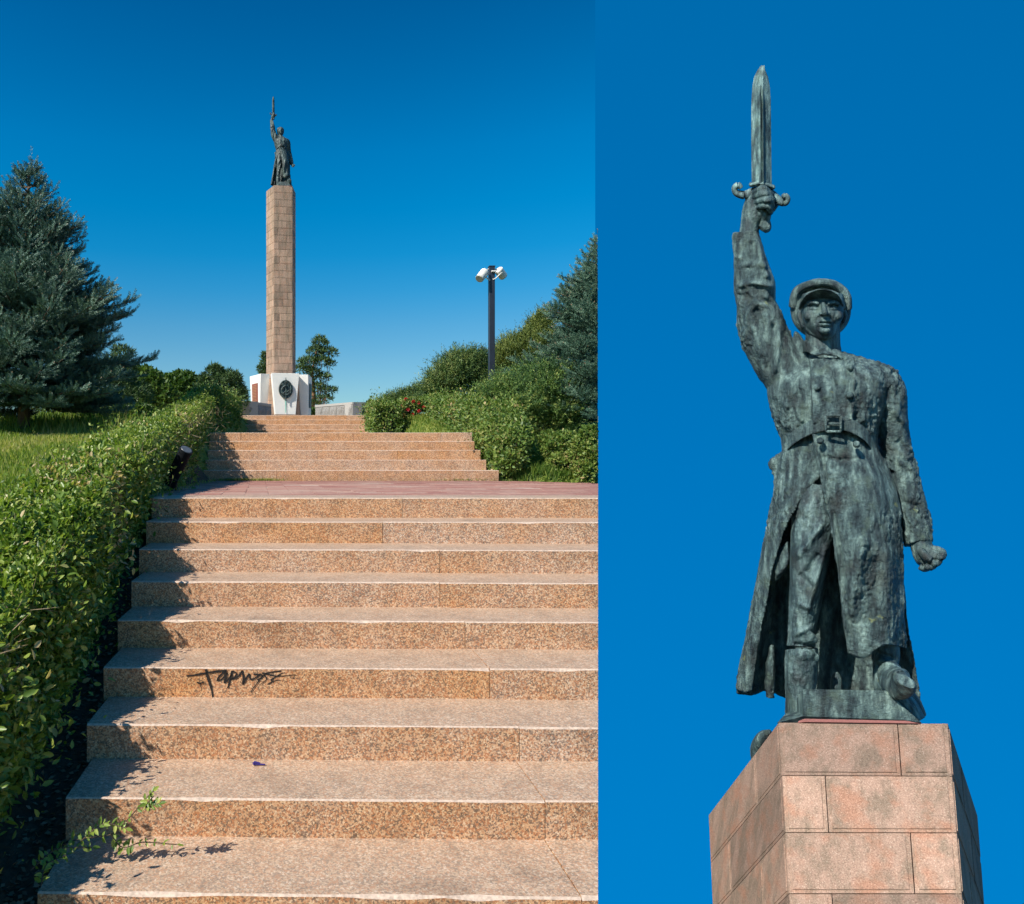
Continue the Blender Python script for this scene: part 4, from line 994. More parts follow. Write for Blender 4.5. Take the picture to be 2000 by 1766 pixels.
RD = 200.0; PHI = math.atan(1030 / F); nP = Vector((math.sin(PHI), math.cos(PHI), 0)); KW = RD * .73 / F
nPn = np.array(nP)
def at_np(V, off=0, gain=1.0):
    """photo pixel + relief depth -> the plane facing us at 30 m"""
    V = np.asarray(V, float).copy(); V[:, 2] = V[:, 2] * gain + off; r = np.stack([(V[:, 0] - CX) / F, np.ones(len(V)), -(V[:, 1] - CY) / F], 1)
    s = (RD - V[:, 2] * KW) / (r @ nPn); return r * s[:, None]
def small_np(V):
    V = np.asarray(V, float); cx_ = (547.5 - CX) / F * DC; sx_ = .1190 * DC / F; szz = .1412 * DC / F
    zf = zTop; X = cx_ + (V[:, 0] - 1640) * sx_; Z = zf + (1410 - V[:, 1]) * szz; Y = AY - .25 - V[:, 2] * sx_
    return np.stack([X + .12, Y, Z], 1)
def relief_coat(V, Nw):
    X, Y = V[:, 0], V[:, 1]; w = np.zeros(len(V)); A = lambda *a: a
    front = np.clip(Nw * 3 + .2, 0, 1)
    # placket of the double-breasted coat
    w += stepr(X, Y, [(1580, 688), (1585, 760), (1587, 832)], 70, 9, -1) * (Y < 834)
    w += ridge(X, Y, [(1669, 705), (1668, 770), (1664, 835)], 3.5, 6)
    w += stepr(X, Y, [(1584, 840), (1599, 915), (1621, 1005), (1640, 1140), (1656, 1276)], 22, 3, -1) * .6
    w += ridge(X, Y, [(1587, 850), (1604, 935), (1620, 1005), (1641, 1140), (1656, 1272)], 3, 7) + ridge(X, Y, [(1598, 850), (1614, 935), (1630, 1005), (1651, 1140), (1664, 1262)], 3.5, -5)
    w += ridge(X, Y, [(1604, 893), (1640, 898), (1680, 896)], 4, -5)
    # big folds
    w += ridge(X, Y, [(1690, 1040), (1678, 1090), (1664, 1150), (1660, 1220)], 13, 12) + ridge(X, Y, [(1714, 1085), (1706, 1130), (1697, 1180), (1688, 1225)], 14, -9) + ridge(X, Y, [(1738, 1060), (1738, 1150), (1740, 1250)], 16, 9)
    w += ridge(X, Y, [(1597, 932), (1560, 962), (1532, 1000), (1512, 1050)], 9, 6) + ridge(X, Y, [(1560, 950), (1530, 985)], 12, -4)
    w += ridge(X, Y, [(1474, 1240), (1462, 1300), (1456, 1340)], 6, 5)
    for p in ([(1500, 800), (1530, 830), (1560, 838)], [(1510, 770), (1540, 800)], [(1700, 760), (1690, 820), (1700, 850)], [(1722, 760), (1716, 830)], [(1530, 720), (1540, 770), (1532, 820)]): w += ridge(X, Y, p, 7, 5)
    for p in ([(1640, 720), (1640, 800)], [(1620, 780), (1600, 830)], [(1550, 720), (1565, 790)]): w += ridge(X, Y, p, 10, -4)
    # sleeve folds on the raised arm
    arm = (X < 1545) & (Y < 740)
    for p, sg, am in (([(1436, 560), (1470, 552), (1512, 560)], 5, 7), ([(1440, 578), (1480, 584), (1512, 594)], 6, -5), ([(1474, 600), (1490, 640), (1500, 690)], 8, -7), ([(1455, 600), (1474, 650), (1490, 700)], 8, 7), ([(1440, 520), (1475, 515), (1500, 520)], 5, 4), ([(1468, 470), (1470, 500), (1464, 530)], 9, -6),
                      ([(1480, 470), (1490, 510), (1500, 545)], 7, 8), ([(1512, 630), (1508, 670), (1500, 730)], 6, -8), ([(1524, 640), (1520, 690), (1512, 730)], 5, 7), ([(1432, 500), (1450, 505)], 4, 4), ([(1455, 560), (1480, 590), (1500, 600)], 5, 5)):
        w += ridge(X, Y, p, sg, am) * arm
    for p, sg, am in (([(1745, 800), (1770, 830)], 6, 6), ([(1750, 860), (1778, 890)], 7, -6), ([(1756, 900), (1786, 920)], 6, 6), ([(1760, 980), (1800, 990)], 5, -5), ([(1772, 930), (1780, 1040)], 6, 3)): w += ridge(X, Y, p, sg, am)
    return w * front * .95
def relief_body(V, Nw):
    X, Y = V[:, 0], V[:, 1]; w = np.zeros(len(V)); front = np.clip(Nw * 3 + .2, 0, 1)
    head = Y < 665
    for p, sg, am in (([(1579, 599), (1589, 597), (1599, 600)], 2.8, -5), ([(1619, 600), (1628, 597), (1638, 599)], 2.8, -5), ([(1581, 606), (1590, 607), (1597, 606)], 2, -2.4), ([(1621, 606), (1630, 607), (1636, 606)], 2, -2.4),
                      ([(1600, 618), (1594, 626), (1592, 634)], 3, -3), ([(1620, 618), (1627, 626), (1630, 634)], 3, -3), ([(1600, 631), (1611, 630.5), (1623, 631)], 1.6, -4), ([(1604, 639), (1618, 639)], 3, -3), ([(1584, 584), (1630, 584)], 5, -3)):
        w += ridge(X, Y, p, sg, am) * head
    for p, sg, am in (([(1610, 1020), (1580, 1060), (1555, 1090)], 8, 8), ([(1618, 1060), (1600, 1120), (1575, 1200)], 7, 8), ([(1600, 1080), (1575, 1120)], 7, -8), ([(1560, 1120), (1590, 1150)], 6, -6), ([(1560, 1180), (1585, 1190)], 5, 6), ([(1550, 1240), (1590, 1225)], 6, 7), ([(1550, 1258), (1592, 1264)], 5, -9),
                      ([(1710, 1275), (1745, 1285)], 5, -6), ([(1706, 1300), (1740, 1305)], 5, -6), ([(1712, 1290), (1750, 1296)], 4, 5), ([(1712, 1318), (1738, 1325)], 4, -5), ([(1738, 1316), (1765, 1308), (1794, 1318)], 3, 5)):
        w += ridge(X, Y, p, sg, am) * (~head)
    return w * front * .85
def remesh(prim, voxel, smooth_it):
    V, Fq = prim.raw(); me = bpy.data.meshes.new('tmp'); me.from_pydata((V * [.01, .01, .01]).tolist(), [], Fq); me.update()
    bm = bmesh.new(); bm.from_mesh(me); bmesh.ops.recalc_face_normals(bm, faces=bm.faces); bm.to_mesh(me); bm.free()
    o = bpy.data.objects.new('tmp', me); COL.objects.link(o)
    m = o.modifiers.new('r', 'REMESH'); m.mode = 'VOXEL'; m.voxel_size = voxel * .01; m.use_smooth_shade = True
    if smooth_it: s = o.modifiers.new('s', 'SMOOTH'); s.iterations = smooth_it; s.factor = .5
    dg = bpy.context.evaluated_depsgraph_get(); ev = o.evaluated_get(dg); m2 = bpy.data.meshes.new_from_object(ev)
    bpy.data.objects.remove(o); bpy.data.meshes.remove(me)
    return m2
def finish(prim, voxel, sm, relief, noise_amp, mapf, mat, name, root):
    me = remesh(prim, voxel, sm); n = len(me.vertices); V = np.empty(n * 3, np.float32); me.vertices.foreach_get('co', V); V = V.reshape(-1, 3).astype(float) * 100
    Nn = np.empty(n * 3, np.float32); me.vertices.foreach_get('normal', Nn); Nn = Nn.reshape(-1, 3).astype(float)
    if relief is not None: V[:, 2] += relief(V, Nn[:, 2])
    if noise_amp:
        q = V.copy(); q[:, 1] *= .75
        d = fbm(q / 17.0, 3) * noise_amp * .9 + np.abs(vnoise(q / 7.0)) * noise_amp * .8 + vnoise(q / 4.2) * noise_amp * .38
        d = d * np.where((V[:, 1] < 668) & (V[:, 0] > 1545), .25, 1)
        rough = np.clip(.6 + vnoise(V / 60.0), .25, 1.3)
        V += Nn * (d * rough)[:, None]
    W_ = mapf(V); me.vertices.foreach_set('co', W_.astype(np.float32).ravel()); me.update()
    me.flip_normals() if mapf is not None and FLIP else None
    me.name = name; o = link(name, me, mat, root, True); return o
FLIP = True
def direct(prim, mapf, mat, name, root, smooth=True, parent=None):
    V, Fq = prim.raw(); me = bpy.data.meshes.new(name); me.from_pydata(mapf(V).tolist(), [], Fq); me.update()
    bm = bmesh.new(); bm.from_mesh(me); bmesh.ops.recalc_face_normals(bm, faces=bm.faces); bm.to_mesh(me); bm.free()
    return link(name, me, mat, parent or root, smooth)
def make_statue(mapf, vox, namp, mat, mblade, label, basepx):
    b = mapf(np.array([basepx]))[0]; root = empty('soldier_statue', Vector(b), label, 'statue')
    finish(body, vox * .78, 1, relief_body, namp * .42, mapf, M_BRNF if mat is M_BRN else mat, 'figure', root)
    finish(coat, vox * 1.15, 3, relief_coat, namp, mapf, mat, 'greatcoat', root)
    finish(cap, vox, 3, None, namp * .3, mapf, mat, 'cap', root)
    bo = direct(belt, mapf, mat, 'belt', root); direct(buckle, mapf, mat, 'buckle', root, parent=bo)
    for x, y, w in BUT:
        p = Prim(); p.ball((x, y, w + 7), (7.5, 7, 8)); direct(p, mapf, mat, 'button', root)
    bo = direct(blade, mapf, mblade, 'dagger_blade', root, False)
    direct(guard, mapf, mblade, 'dagger_guard', root); direct(grip, mapf, mat, 'dagger_grip', root)
    direct(plinth, mapf, mat, 'bronze_plinth', root, False); direct(pbed, mapf, M_REDROOF, 'red_mortar_bed', root, False); direct(lump_, mapf, mat, 'heel_lump', root)  # the last part is a plain lump standing for a boot heel
    return root
make_statue(lambda V: at_np(V, -165, 1.4), 1.8, 3.5, M_BRN, M_BLADE, 'huge green bronze soldier in greatcoat raising a dagger, filling the right side', (1640, 1410, 0))
make_statue(small_np, 7.0, 2.0, M_BRF, M_BRF, 'small distant bronze soldier raising a dagger on top of the tall column', (1640, 1410, 0))

# ------------------------------------------------------------------ near column (right)
coln = empty('stone_column', Vector(at_np([(1640, 2400, 300)])[0]), 'closely seen top of a five-sided pink granite column under the large statue', 'column')
tops = [(1384, 1592, -230), (1521, 1411, 0), (1851, 1413, 0), (1908, 1590, -210), (1650, 1730, -380)]
dxs = [.045, .059, .082, .076, .06]
YL = 2500
def corner(i, t, grow=0):
    x, y, w = tops[i]; a = Vector(at_np([(x, y, w)])[0]); dy = YL - y; b = Vector(at_np([(x + dxs[i] * dy, YL, w + .44 * dy)])[0])
    return a.lerp(b, t)
# equal courses in world units along the front-left edge
Lf = (corner(1, 1) - corner(1, 0)).length
ck = np.linspace(0, 1, 200); pyk = []
def py_of(p): return CY - p.z / p.y * F
t_course = 0
for t in ck:
    if py_of(corner(1, float(t))) < 1515.5: t_course = float(t)
ncn = int(1 / t_course)
splits = {1: [.725, .275, .75, .27], 0: [.70, .30, .72, .30], 2: [.4, .6, .4, .6], 3: [.5, .5, .5, .5], 4: [.5, .5, .5, .5]}
cen = lambda t: sum((corner(i, t) for i in range(5)), Vector()) / 5
bm = bmesh.new(); rings = []
for q_ in range(ncn + 1):
    t = q_ * t_course; c = cen(t); rings.append([bm.verts.new(c + (corner(i, t) - c) * .955 + (Vector((0, 0, -.15)) if q_ == 0 else Vector())) for i in range(5)])
for a_, b_ in zip(rings[:-1], rings[1:]):
    for i in range(5): bm.faces.new((a_[i], a_[(i + 1) % 5], b_[(i + 1) % 5], b_[i]))
bm.faces.new(rings[0]); bm.faces.new(rings[-1][::-1]); bmesh.ops.recalc_face_normals(bm, faces=bm.faces); bm_obj('core', bm, M_JOINTN, coln)
for r in range(ncn):
    ta, tb_ = r * t_course, (r + 1) * t_course
    for k in range(5):
        i, j = k, (k + 1) % 5; sp = splits[k][r % 4]
        for s0, s1 in ((0, sp), (sp, 1)):
            bl0, br0 = corner(i, tb_), corner(j, tb_); tl0, tr0 = corner(i, ta), corner(j, ta)
            block(bl0.lerp(br0, s0), bl0.lerp(br0, s1), tl0.lerp(tr0, s1), tl0.lerp(tr0, s0), .85, .07, .75, .32 if k == 1 else .14, M_COLN, coln)

# ------------------------------------------------------------------ trees and shrubs
spruce(P(46, 826, 12), 4.28, 2.15, 'large blue spruce on the lawn at the left edge', 3, lean=.08, per_wh=11)
spruce(P(1196, 838, 14), 4.0, 2.0, 'blue spruce beyond the shrubs at the right edge of the stairs scene', 5, whorls=30, per_wh=12, nm=M_SPRUCE2)
bush('pine_tree', [lobe(225, 745, 17, 42, 45), lobe(240, 700, 17, 22, 24), lobe(195, 770, 17, 45, 35), lobe(262, 780, 17, 36, 34), lobe(215, 800, 17, 60, 30), lobe(150, 790, 17, 50, 36), lobe(120, 800, 17.5, 60, 30)], 'short bushy pine just right of the large left spruce', M_PINE, 26000, .10, 'pine', aspect=.16, up=.5)
bush('green_tree', [lobe(290, 765, 28, 34, 42), lobe(285, 740, 28, 20, 20), lobe(315, 785, 28, 34, 34), lobe(262, 752, 28, 24, 36)], 'rounded leafy tree right of the bushy pine, above the hedge', M_BROAD, 12000, .16, 'tree', trunk=True)
bush('green_tree', [lobe(352, 765, 31, 34, 34), lobe(338, 752, 31, 16, 20), lobe(368, 748, 31, 15, 18), lobe(380, 778, 31, 34, 28), lobe(398, 758, 31, 18, 20), lobe(325, 768, 31, 24, 30)], 'rounded leafy tree between the first leafy tree and the dark pine', M_BROAD, 13000, .16, 'tree', trunk=True)
bush('pine_tree', [lobe(432, 750, 30, 26, 22), lobe(420, 727, 30, 16, 13), lobe(452, 745, 30, 20, 18), lobe(405, 765, 30, 24, 18), lobe(465, 768, 30, 18, 16), lobe(440, 778, 30, 40, 18), lobe(398, 745, 30, 12, 12)], 'dark spreading pine left of the white pedestal', M_PINE, 15000, .17, 'pine', aspect=.2, trunk=True)
bush('shrub', [lobe(235, 812, 15, 26, 16), lobe(190, 822, 14.5, 30, 14), lobe(275, 808, 15, 30, 14)], 'low dark shrub under the trees left of the hedge', M_BROAD, 9000, .08)
# far pine right of the column
root_p = bush('pine_tree', [lobe(625, 672, 50, 15, 12), lobe(643, 690, 50, 16, 9), lobe(616, 688, 50, 16, 9), lobe(602, 708, 50, 20, 9), lobe(628, 706, 50, 16, 8), lobe(645, 712, 50, 9, 6), lobe(590, 722, 50, 15, 8), lobe(612, 728, 50, 14, 8), lobe(632, 738, 50, 14, 7), lobe(600, 745, 50, 14, 8), lobe(622, 756, 50, 12, 7), lobe(642, 764, 50, 15, 7), lobe(604, 768, 50, 12, 7), lobe(632, 780, 50, 16, 6), lobe(596, 783, 50, 12, 7), lobe(615, 790, 50, 11, 6)],
     'tall slender pine with reddish trunk right of the column', M_PINE, 6500, .26, 'pine', aspect=.22, trunk=True, tm=M_PTRUNK, part='crown')
bm = bmesh.new(); a = P(613, 812, 50); a.z = 1.2; pts = [a, P(612, 770, 50), P(609, 730, 50), P(617, 690, 50), P(624, 664, 50)]
for i in range(4): cyl(bm, pts[i], pts[i + 1], .16 - .035 * i, .16 - .035 * (i + 1), 8)
bm_obj('trunk', bm, M_PTRUNK, root_p)
bush('pine_tree', [lobe(512, 722, 52, 9, 8), lobe(516, 700, 52, 5, 12), lobe(520, 712, 52, 10, 10), lobe(519, 735, 52, 12, 10)], 'sliver of a pine showing behind the left side of the column', M_PINE, 1800, .24, 'pine', aspect=.22, trunk=True)
bush('shrub', [lobe(604, 806, 46, 12, 9), lobe(622, 808, 46, 10, 8)], 'small low shrub behind the right foot of the pedestal', M_BROAD, 1200, .16)
# right side
sprays('shrub', [lobe(905, 735, 19, 42, 46), lobe(870, 752, 19, 36, 30), lobe(935, 712, 19, 24, 26), lobe(940, 750, 19, 30, 34), lobe(850, 768, 19, 24, 20)], 'dark feathery shrub left of the lamp post', M_JUNID, 5200, .062, splen=.38, per=18)
sprays('shrub', [lobe(790, 786, 22, 24, 20), lobe(760, 793, 22, 18, 16), lobe(815, 778, 22, 22, 20), lobe(830, 790, 21, 20, 18)], 'low feathery shrub behind the red roses', M_JUNID, 2600, .065, splen=.35, per=16)
sprays('shrub', [lobe(1030, 690, 20, 52, 40), lobe(1055, 650, 20, 26, 34), lobe(1000, 700, 20, 34, 34), lobe(1070, 690, 20, 36, 44), lobe(1062, 625, 20, 12, 16), lobe(985, 715, 20, 22, 30)], 'tall yellow-green juniper between the lamp post and the right spruce', M_OLIVE, 6500, .060, splen=.36, up=1.0, per=18)
sprays('shrub', [lobe(1010, 800, 13.5, 56, 40), lobe(1060, 770, 13.5, 50, 50), lobe(985, 770, 13.5, 40, 30), lobe(1090, 810, 13.5, 50, 36), lobe(1040, 745, 13.8, 34, 30), lobe(1100, 765, 13.5, 26, 40)], 'sprawling bright juniper in front of the lamp post foot', M_JUNI, 8000, .046, splen=.34, up=.45, per=20)
bush('rose_bush', [lobe(800, 795, 18.5, 34, 16), lobe(775, 802, 18.5, 26, 14), lobe(832, 792, 18.5, 22, 14)], 'rose bush with red blooms beside the small top hedge', M_HEDGEF, 6000, .06)
rb = bpy.data.objects['rose_bush']
for px, py in ((850, 768), (793, 780), (818, 787), (768, 797), (784, 795), (797, 800), (818, 803), (789, 811), (806, 810), (835, 783), (807, 784), (828, 795)):
    c = P(px, py, 18.0 if px < 845 else 17.8); n_ = 26; d = rand_dirs(n_); leaves('bloom', np.array(c)[None] + d * .018, norm(d + rand_dirs(n_) * .4), d, .035, .035, M_ROSE, rb)
bush('shrub', [lobe(1092, 880, 10.6, 28, 28), lobe(1072, 862, 10.8, 16, 18), lobe(1105, 862, 10.8, 24, 18), lobe(1095, 905, 10.4, 24, 18)], 'rounded leafy shrub right of the upper steps hedge', M_HEDGEF, 13000, .05)
bush('shrub', [lobe(1140, 890, 10, 24, 40), lobe(1160, 860, 10, 26, 26), lobe(1150, 925, 9.8, 22, 26), lobe(1175, 905, 9.8, 30, 34)], 'yellowing leafy shrub at the right edge of the stairs scene', M_HEDGEF, 15000, .05)
bush('shrub', [lobe(1000, 858, 10.9, 26, 22), lobe(985, 880, 10.6, 22, 26), lobe(1000, 905, 10.3, 20, 22)], 'rounded end shrub of the clipped right hedge', M_HEDGEF, 9000, .05)

# grass
def grass(name, boxes, label_n, hmin, hmax, ex=None):
    PP = []; HH = []
    for x0, x1, y0, y1, n, h in boxes:
        x = rng.uniform(x0, x1, n); y = y0 * (y1 / y0) ** rng.random(n); PP.append(np.stack([x, y, gz(x, y)], 1)); HH.append(np.full(n, h))
    Pp = np.concatenate(PP); h = np.concatenate(HH)
    ok = (Pp[:, 0] < KR * Pp[:, 1] - .02) & ((Pp[:, 0] < -1.95) | (Pp[:, 0] > 1.7)); Pp = Pp[ok]; h = h[ok]
    n = len(Pp); h = h * (.5 + rng.random(n)) * (1 + .5 * vnoise(Pp * 1.8)); d = rand_dirs(n) * .42 + np.array([0, 0, 1.]); 
    w = .006 + .0008 * Pp[:, 1]
    nn = rand_dirs(n); nn[:, 2] *= .2; tint = np.clip(.38 + .2 * rng.normal(size=n) + .3 * fbm(Pp * .8, 3), 0, 1)
    o = leaves(name, Pp, norm(d), norm(nn), h, w, M_GRASS, None, tint=tint, fold=0); tag(o, kind='stuff'); return o
g = grass('grass', [(-7, -1.95, 3.8, 14, 90000, .075), (-8, -1.95, 11, 16, 6000, .22), (2.9, 7, 9.6, 14, 22000, .09), (1.9, 4.5, 14, 20.5, 12000, .09), (2.95, 4.6, 9.4, 11.5, 16000, .10), (-7, -2.2, 14, 24, 14000, .10)], '', 0, 0)
tag(g, 'short green and yellowing grass on the slopes beside the steps', 'grass')
# stray twigs in the long hedge, weeds in the joints of the landing
n = 900; y = 2.0 * (12 / 2.0) ** rng.random(n); zt_ = np.interp(y, [1.7, 2.4, 3, 4, 4.8, 5.9, 8.5, 10.2, 12], [-1.1, -.88, -.66, -.27, -.03, .15, .5, .68, .95])
k = rng.random(n) < .5; x = np.where(k, rng.uniform(-1.9, -1.2, n), -1.2 + rng.uniform(-.04, .02, n)); z = np.where(k, zt_ - .06, zt_ - rng.random(n) * .5)
o = leaves('twigs', np.stack([x, y, z], 1), norm(rand_dirs(n) * .7 + np.stack([np.where(k, 0, .5), 0 * x, np.where(k, .9, .2)], 1)), rand_dirs(n), .06 + .12 * rng.random(n), .0045, leaf_mat('twig_bark', [(.20, .14, .08), (.34, .26, .16)], .0, .8), hL); o['kind'] = 'stuff'
n = 1500; x = np.concatenate([rng.normal(-.85, .16, 600), rng.normal(-.45, .10, 300), rng.normal(2.5, .3, 350), rng.normal(-1.2, .06, 250)]); y = np.where(np.arange(n) < 1250, DU - .02 - np.abs(rng.normal(size=n)) * .02, rng.uniform(6, 10, n))
o = leaves('weeds', np.stack([x, y, np.full(n, Z0 - .002)], 1), norm(rand_dirs(n) * .5 + [0, 0, 1]), rand_dirs(n), .02 + .035 * rng.random(n), .007, M_GRASS, None, fold=0); tag(o, 'thin tufts of grass in the joint at the foot of the upper steps', 'weeds', kind='stuff')
# dead leaves and litter beside the stairs
n = 4200; x = rng.uniform(-1.38, -.86, n); y = 1.5 * (6.0 / 1.5) ** rng.random(n); z = gz(x, y) + .02 + .02 * rng.random(n)
o = leaves('leaf_litter', np.stack([x, y, z], 1), norm(rand_dirs(n) * [1, 1, .25]), norm(rand_dirs(n) * .5 + [0, 0, 1]), .03, .018, M_DRY); tag(o, 'dry fallen leaves on dark earth between hedge and steps', 'leaf litter', kind='stuff')

# ------------------------------------------------------------------ vine creeping over the lowest steps
def twig_plant(name, stems, label, leafl, mat=M_PRIVET):
    root = empty(name, Vector(stems[0][0]), label, 'vine'); bm = bmesh.new(); PP = []; DD = []; LL = []
    for st in stems:
        A = cr_interp([list(p) for p in st], 24)
        for a, b in zip(A[:-1], A[1:]): cyl(bm, Vector(a), Vector(b), .0022, .002, 5, False)
        for i in range(2, 24, 2):
            t = A[i] - A[i - 1]; t /= np.linalg.norm(t) + 1e-9
            for sg in (-1, 1):
                s = np.cross(t, [0, -.6, .8]); s /= np.linalg.norm(s) + 1e-9; PP.append(A[i]); DD.append(t * .5 + s * sg + rng.normal(size=3) * .35 + [0, -.1, .15]); LL.append(leafl * (.6 + .6 * rng.random()) * (1.15 - .35 * i / 24))
        PP.append(A[-1]); DD.append(t); LL.append(leafl)
    bm_obj('stem', bm, M_TWIG, root); PP = np.array(PP); DD = norm(np.array(DD)); LL = np.array(LL)
    leaves('foliage', PP, DD, norm(rand_dirs(len(PP)) * .5 + [-.2, -.5, .8]), LL, LL * .48, mat, root, tint=np.clip(.45 + .2 * rng.normal(size=len(PP)), .2, .8), six=True)
twig_plant('creeping_vine', [[P(95, 1665, 2.62), P(150, 1640, 2.62), P(215, 1630, 2.62), P(250, 1600, 2.60), P(285, 1560, 2.58), P(300, 1545, 2.57)], [P(215, 1630, 2.62), P(240, 1655, 2.64), P(280, 1645, 2.64), P(345, 1650, 2.66)],
    [P(60, 1700, 2.5), P(110, 1660, 2.56), P(180, 1655, 2.6)], [P(150, 1650, 2.6), P(200, 1610, 2.6), P(245, 1618, 2.6)], [P(80, 1730, 2.4), P(90, 1690, 2.45), P(130, 1670, 2.5)], [P(300, 1555, 2.57), P(285, 1575, 2.56), P(310, 1570, 2.56)]], 'leafy vine stems creeping onto the lowest granite step', .030)
twig_plant('hedge_shoot', [[P(110, 1260, 3.4), P(108, 1200, 3.4), P(112, 1150, 3.4), P(108, 1100, 3.4)]], 'single upright shoot with pale leaves rising from the left hedge', .05)
twig_plant('hedge_shoot', [[P(20, 1010, 4.6), P(40, 985, 4.6), P(48, 960, 4.6)]], 'young pale shoot above the hedge at the left edge', .05)

# ------------------------------------------------------------------ graffiti, clip, floodlight tube, lamp post
DF = D0 - 5 * TD
def stroke(bm, pts, w0, w1):
    """brush stroke on the riser, 2 mm proud; points in photo pixels"""
    q = []
    A = cr_interp([(x, y) for x, y in pts], max(4, len(pts) * 4))
    n = len(A)
    for i, (x, y) in enumerate(A):
        t = A[min(i + 1, n - 1)] - A[max(i - 1, 0)]; t = t / (np.linalg.norm(t) + 1e-9); nn = np.array([-t[1], t[0]]); w = (w0 + (w1 - w0) * i / (n - 1)) * (.8 + .4 * random.random()) * .5
        pr = []
        for s in (-1, 1):
            X, Y = x + nn[0] * w * s, y + nn[1] * w * s; D = DF - .004; xx = (X - CX) / F * D; D = sy(DF, xx) - .0035; pr.append(bm.verts.new(((X - CX) / F * D, D, (CY - Y) / F * D)))
        q.append(pr)
    for a, b in zip(q[:-1], q[1:]): bm.faces.new((a[0], a[1], b[1], b[0]))
bm = bmesh.new(); Z6 = lambda *p: [(x / 3.3333, 1266 + y / 3.3333) for x, y in p]
for pts, w0, w1 in ((Z6((1215, 182), (1260, 176), (1340, 162), (1440, 148), (1476, 148)), 3, 4), (Z6((1340, 138), (1352, 190), (1375, 260), (1386, 322)), 5.5, 3.2), (Z6((1280, 222), (1300, 228), (1330, 222)), 3, 2), (Z6((1303, 225), (1306, 256)), 2, 1), (Z6((1470, 150), (1430, 180), (1412, 212)), 4, 3), (Z6((1412, 212), (1440, 205), (1480, 160)), 3, 3), (Z6((1480, 160), (1462, 215), (1470, 222), (1510, 170)), 4, 3),
                    (Z6((1512, 148), (1500, 200), (1486, 250), (1480, 252)), 4.5, 3), (Z6((1512, 148), (1540, 165), (1525, 190), (1500, 205)), 3, 3), (Z6((1500, 205), (1545, 190), (1575, 150)), 3, 3), (Z6((1575, 145), (1585, 190), (1580, 238)), 4.5, 3.5), (Z6((1582, 236), (1620, 170), (1625, 190), (1640, 205), (1690, 175)), 3.5, 3), (Z6((1650, 170), (1690, 172), (1710, 180), (1690, 200), (1672, 206)), 3, 2.5),
                    (Z6((1690, 205), (1665, 240), (1640, 275), (1635, 300)), 2.5, 1), (Z6((1700, 200), (1720, 175), (1745, 160), (1830, 148)), 2, 2.5), (Z6((1705, 162), (1750, 172), (1800, 182), (1860, 180), (1925, 172)), 3, 1), (Z6((1760, 210), (1790, 190), (1840, 160)), 3, 1.5), (Z6((1745, 235), (1790, 212), (1830, 208)), 2.5, 1.2), (Z6((1720, 175), (1735, 200), (1712, 225), (1690, 240)), 2.5, 1), (Z6((1905, 194), (1914, 196)), 2.5, 2)):
    stroke(bm, pts, w0, w1)
tag(bm_obj('graffiti_tag', bm, M_INK), 'black spray-painted tag on the riser of a lower step', 'graffiti')
# small violet hair clip
Dc_ = sy(D0 - 6 * TD, -.2) - .035; zc = Z0 - 7 * H + .008; c0 = Vector(((507 - CX) / F * 3.14, 3.12, Z0 - 7 * H + .006))
hc = empty('hair_clip', c0, 'tiny violet plastic clip lying on a lower tread', 'clip')
bm = bmesh.new(); cyl(bm, c0 + Vector((-.026, 0, 0)), c0 + Vector((.026, -.004, 0)), .005, .003, 8); bm_obj('lower_arm', bm, M_PURPLE, hc)
bm = bmesh.new(); cyl(bm, c0 + Vector((-.024, 0, .009)), c0 + Vector((.004, -.002, .004)), .005, .004, 8); cyl(bm, c0 + Vector((-.026, -.004, .004)), c0 + Vector((-.018, .004, .004)), .006, .006, 8); bm_obj('upper_arm', bm, M_PURPLE, hc)
# floodlight tube among the hedge
a = P(322, 962, 6.9); b = P(363, 880, 6.7); ft = empty('floodlight', a, 'black cylindrical floodlight tilted up beside the left hedge on the landing', 'floodlight')
ax_ = (b - a).normalized(); bm = bmesh.new(); cyl(bm, a, b, .062, .062, 28); bm_obj('housing', bm, M_BLACKM, ft, False)
bm = bmesh.new(); cyl(bm, b - ax_ * .012, b + ax_ * .012, .066, .066, 28); bm_obj('rim', bm, M_BLACKM, ft)
bm = bmesh.new(); cyl(bm, b + ax_ * .0121, b + ax_ * .016, .055, .052, 28); bm_obj('lens', bm, plain('dusty_glass', (.10, .11, .12), .25, nz=.2), ft)
bm = bmesh.new(); box(bm, a.x - .09, a.x - .075, a.y - .03, a.y + .03, a.z - .15, a.z + .2); box(bm, a.x + .1, a.x + .115, a.y - .03, a.y + .03, a.z - .15, a.z + .2); box(bm, a.x - .09, a.x + .115, a.y - .03, a.y + .03, a.z - .165, a.z - .151); bm_obj('bracket', bm, M_BLACKM, ft)
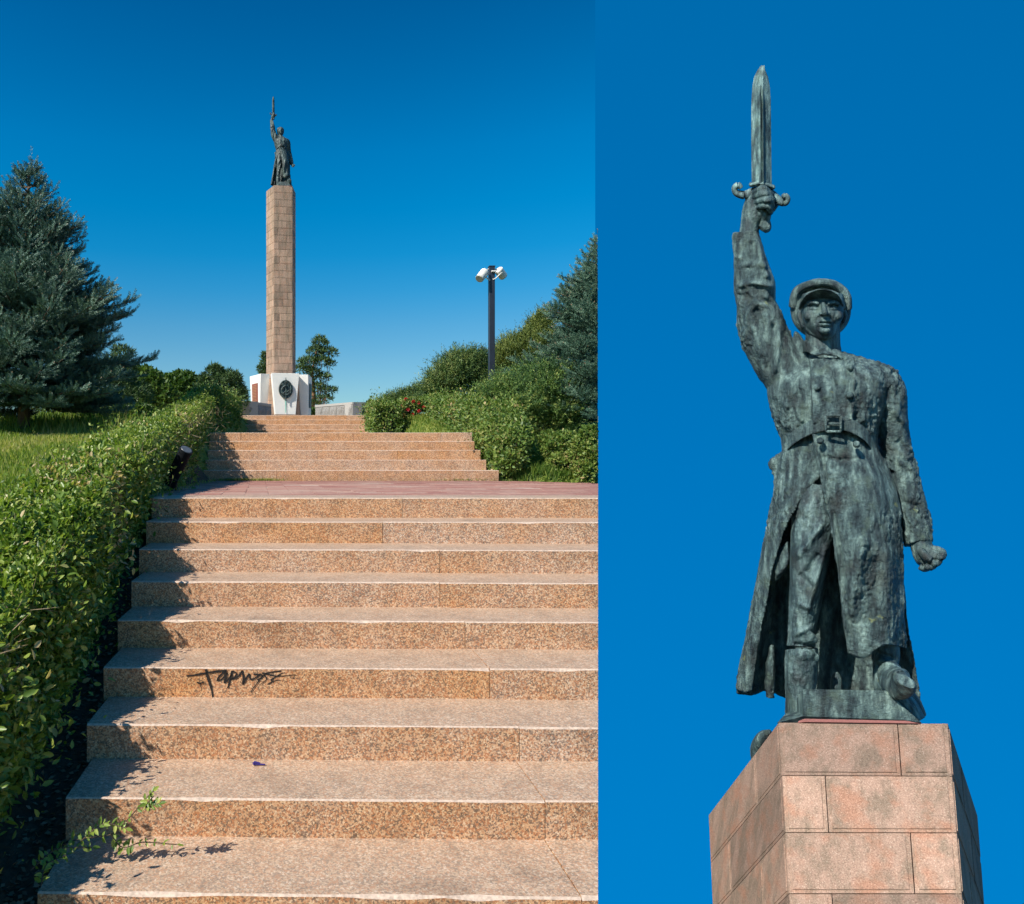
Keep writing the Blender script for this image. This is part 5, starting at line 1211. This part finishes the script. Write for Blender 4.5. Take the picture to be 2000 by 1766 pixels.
# lamp post
DL = 16.0; pb = P(960, 800, DL); pt_ = P(960, 522, DL); pb.z = float(gz(np.array([pb.x]), np.array([pb.y]))[0])
lp = empty('lamp_post', pb, 'dark square lamp post with two white floodlights above the junipers', 'lamp post')
hw = .062; bm = bmesh.new(); box(bm, pb.x - hw, pb.x + hw, DL - hw, DL + hw, pb.z - .1, pt_.z); bmesh.ops.bevel(bm, geom=bm.edges[:], offset=.008, segments=1, affect='EDGES'); bm_obj('pole', bm, M_NAVY, lp)
bm = bmesh.new(); box(bm, pb.x - hw - .006, pb.x + hw + .006, DL - hw - .006, DL + hw + .006, pt_.z, pt_.z + .02); bm_obj('cap_plate', bm, M_NAVY, lp)
def lamp(ca, cb, r0, r1, yo):
    a = P(ca[0], ca[1], DL + yo[0]); b = P(cb[0], cb[1], DL + yo[1]); ax = (b - a).normalized()
    bm = bmesh.new(); cyl(bm, a, b, r0 * DL / F, r1 * DL / F, 24); bmesh.ops.bevel(bm, geom=[e for e in bm.edges if len(e.link_faces) == 2 and max(len(f.verts) for f in e.link_faces) > 8], offset=.012, segments=2, affect='EDGES')
    h = bm_obj('lamp_head', bm, M_LAMPW, lp); bm = bmesh.new(); cyl(bm, b + ax * .0005, b + ax * .004, r1 * DL / F * .9, r1 * DL / F * .9, 24); bm_obj('lens', bm, M_GLASS, h)
    return a, b
a, b = lamp((947, 531), (936, 545), 8.6, 8.2, (-.05, -.18)); m = a.lerp(b, .5)
bm = bmesh.new(); cyl(bm, m + Vector((0, -.1, 0)), P(953, 545, DL - .1), .014, .014, 8); cyl(bm, P(953, 545, DL - .1), P(957, 547, DL - .06), .014, .014, 8); bm_obj('bracket', bm, M_LAMPW, lp)
a, b = lamp((973, 527), (984, 541), 8.6, 8.2, (-.05, .05)); m = a.lerp(b, .5)
bm = bmesh.new(); cyl(bm, m + Vector((0, -.1, 0)), P(968, 544, DL - .1), .014, .014, 8); cyl(bm, P(968, 544, DL - .1), P(963, 546, DL - .06), .014, .014, 8); bm_obj('bracket', bm, M_LAMPW, lp)
bm = bmesh.new(); cyl(bm, P(952, 526, DL + .02), P(969, 526, DL + .02), .014, .014, 8); cyl(bm, P(960, 530, DL - .09), P(969, 530, DL - .09), .022, .018, 8); bm_obj('cross_bracket', bm, M_LAMPW, lp)
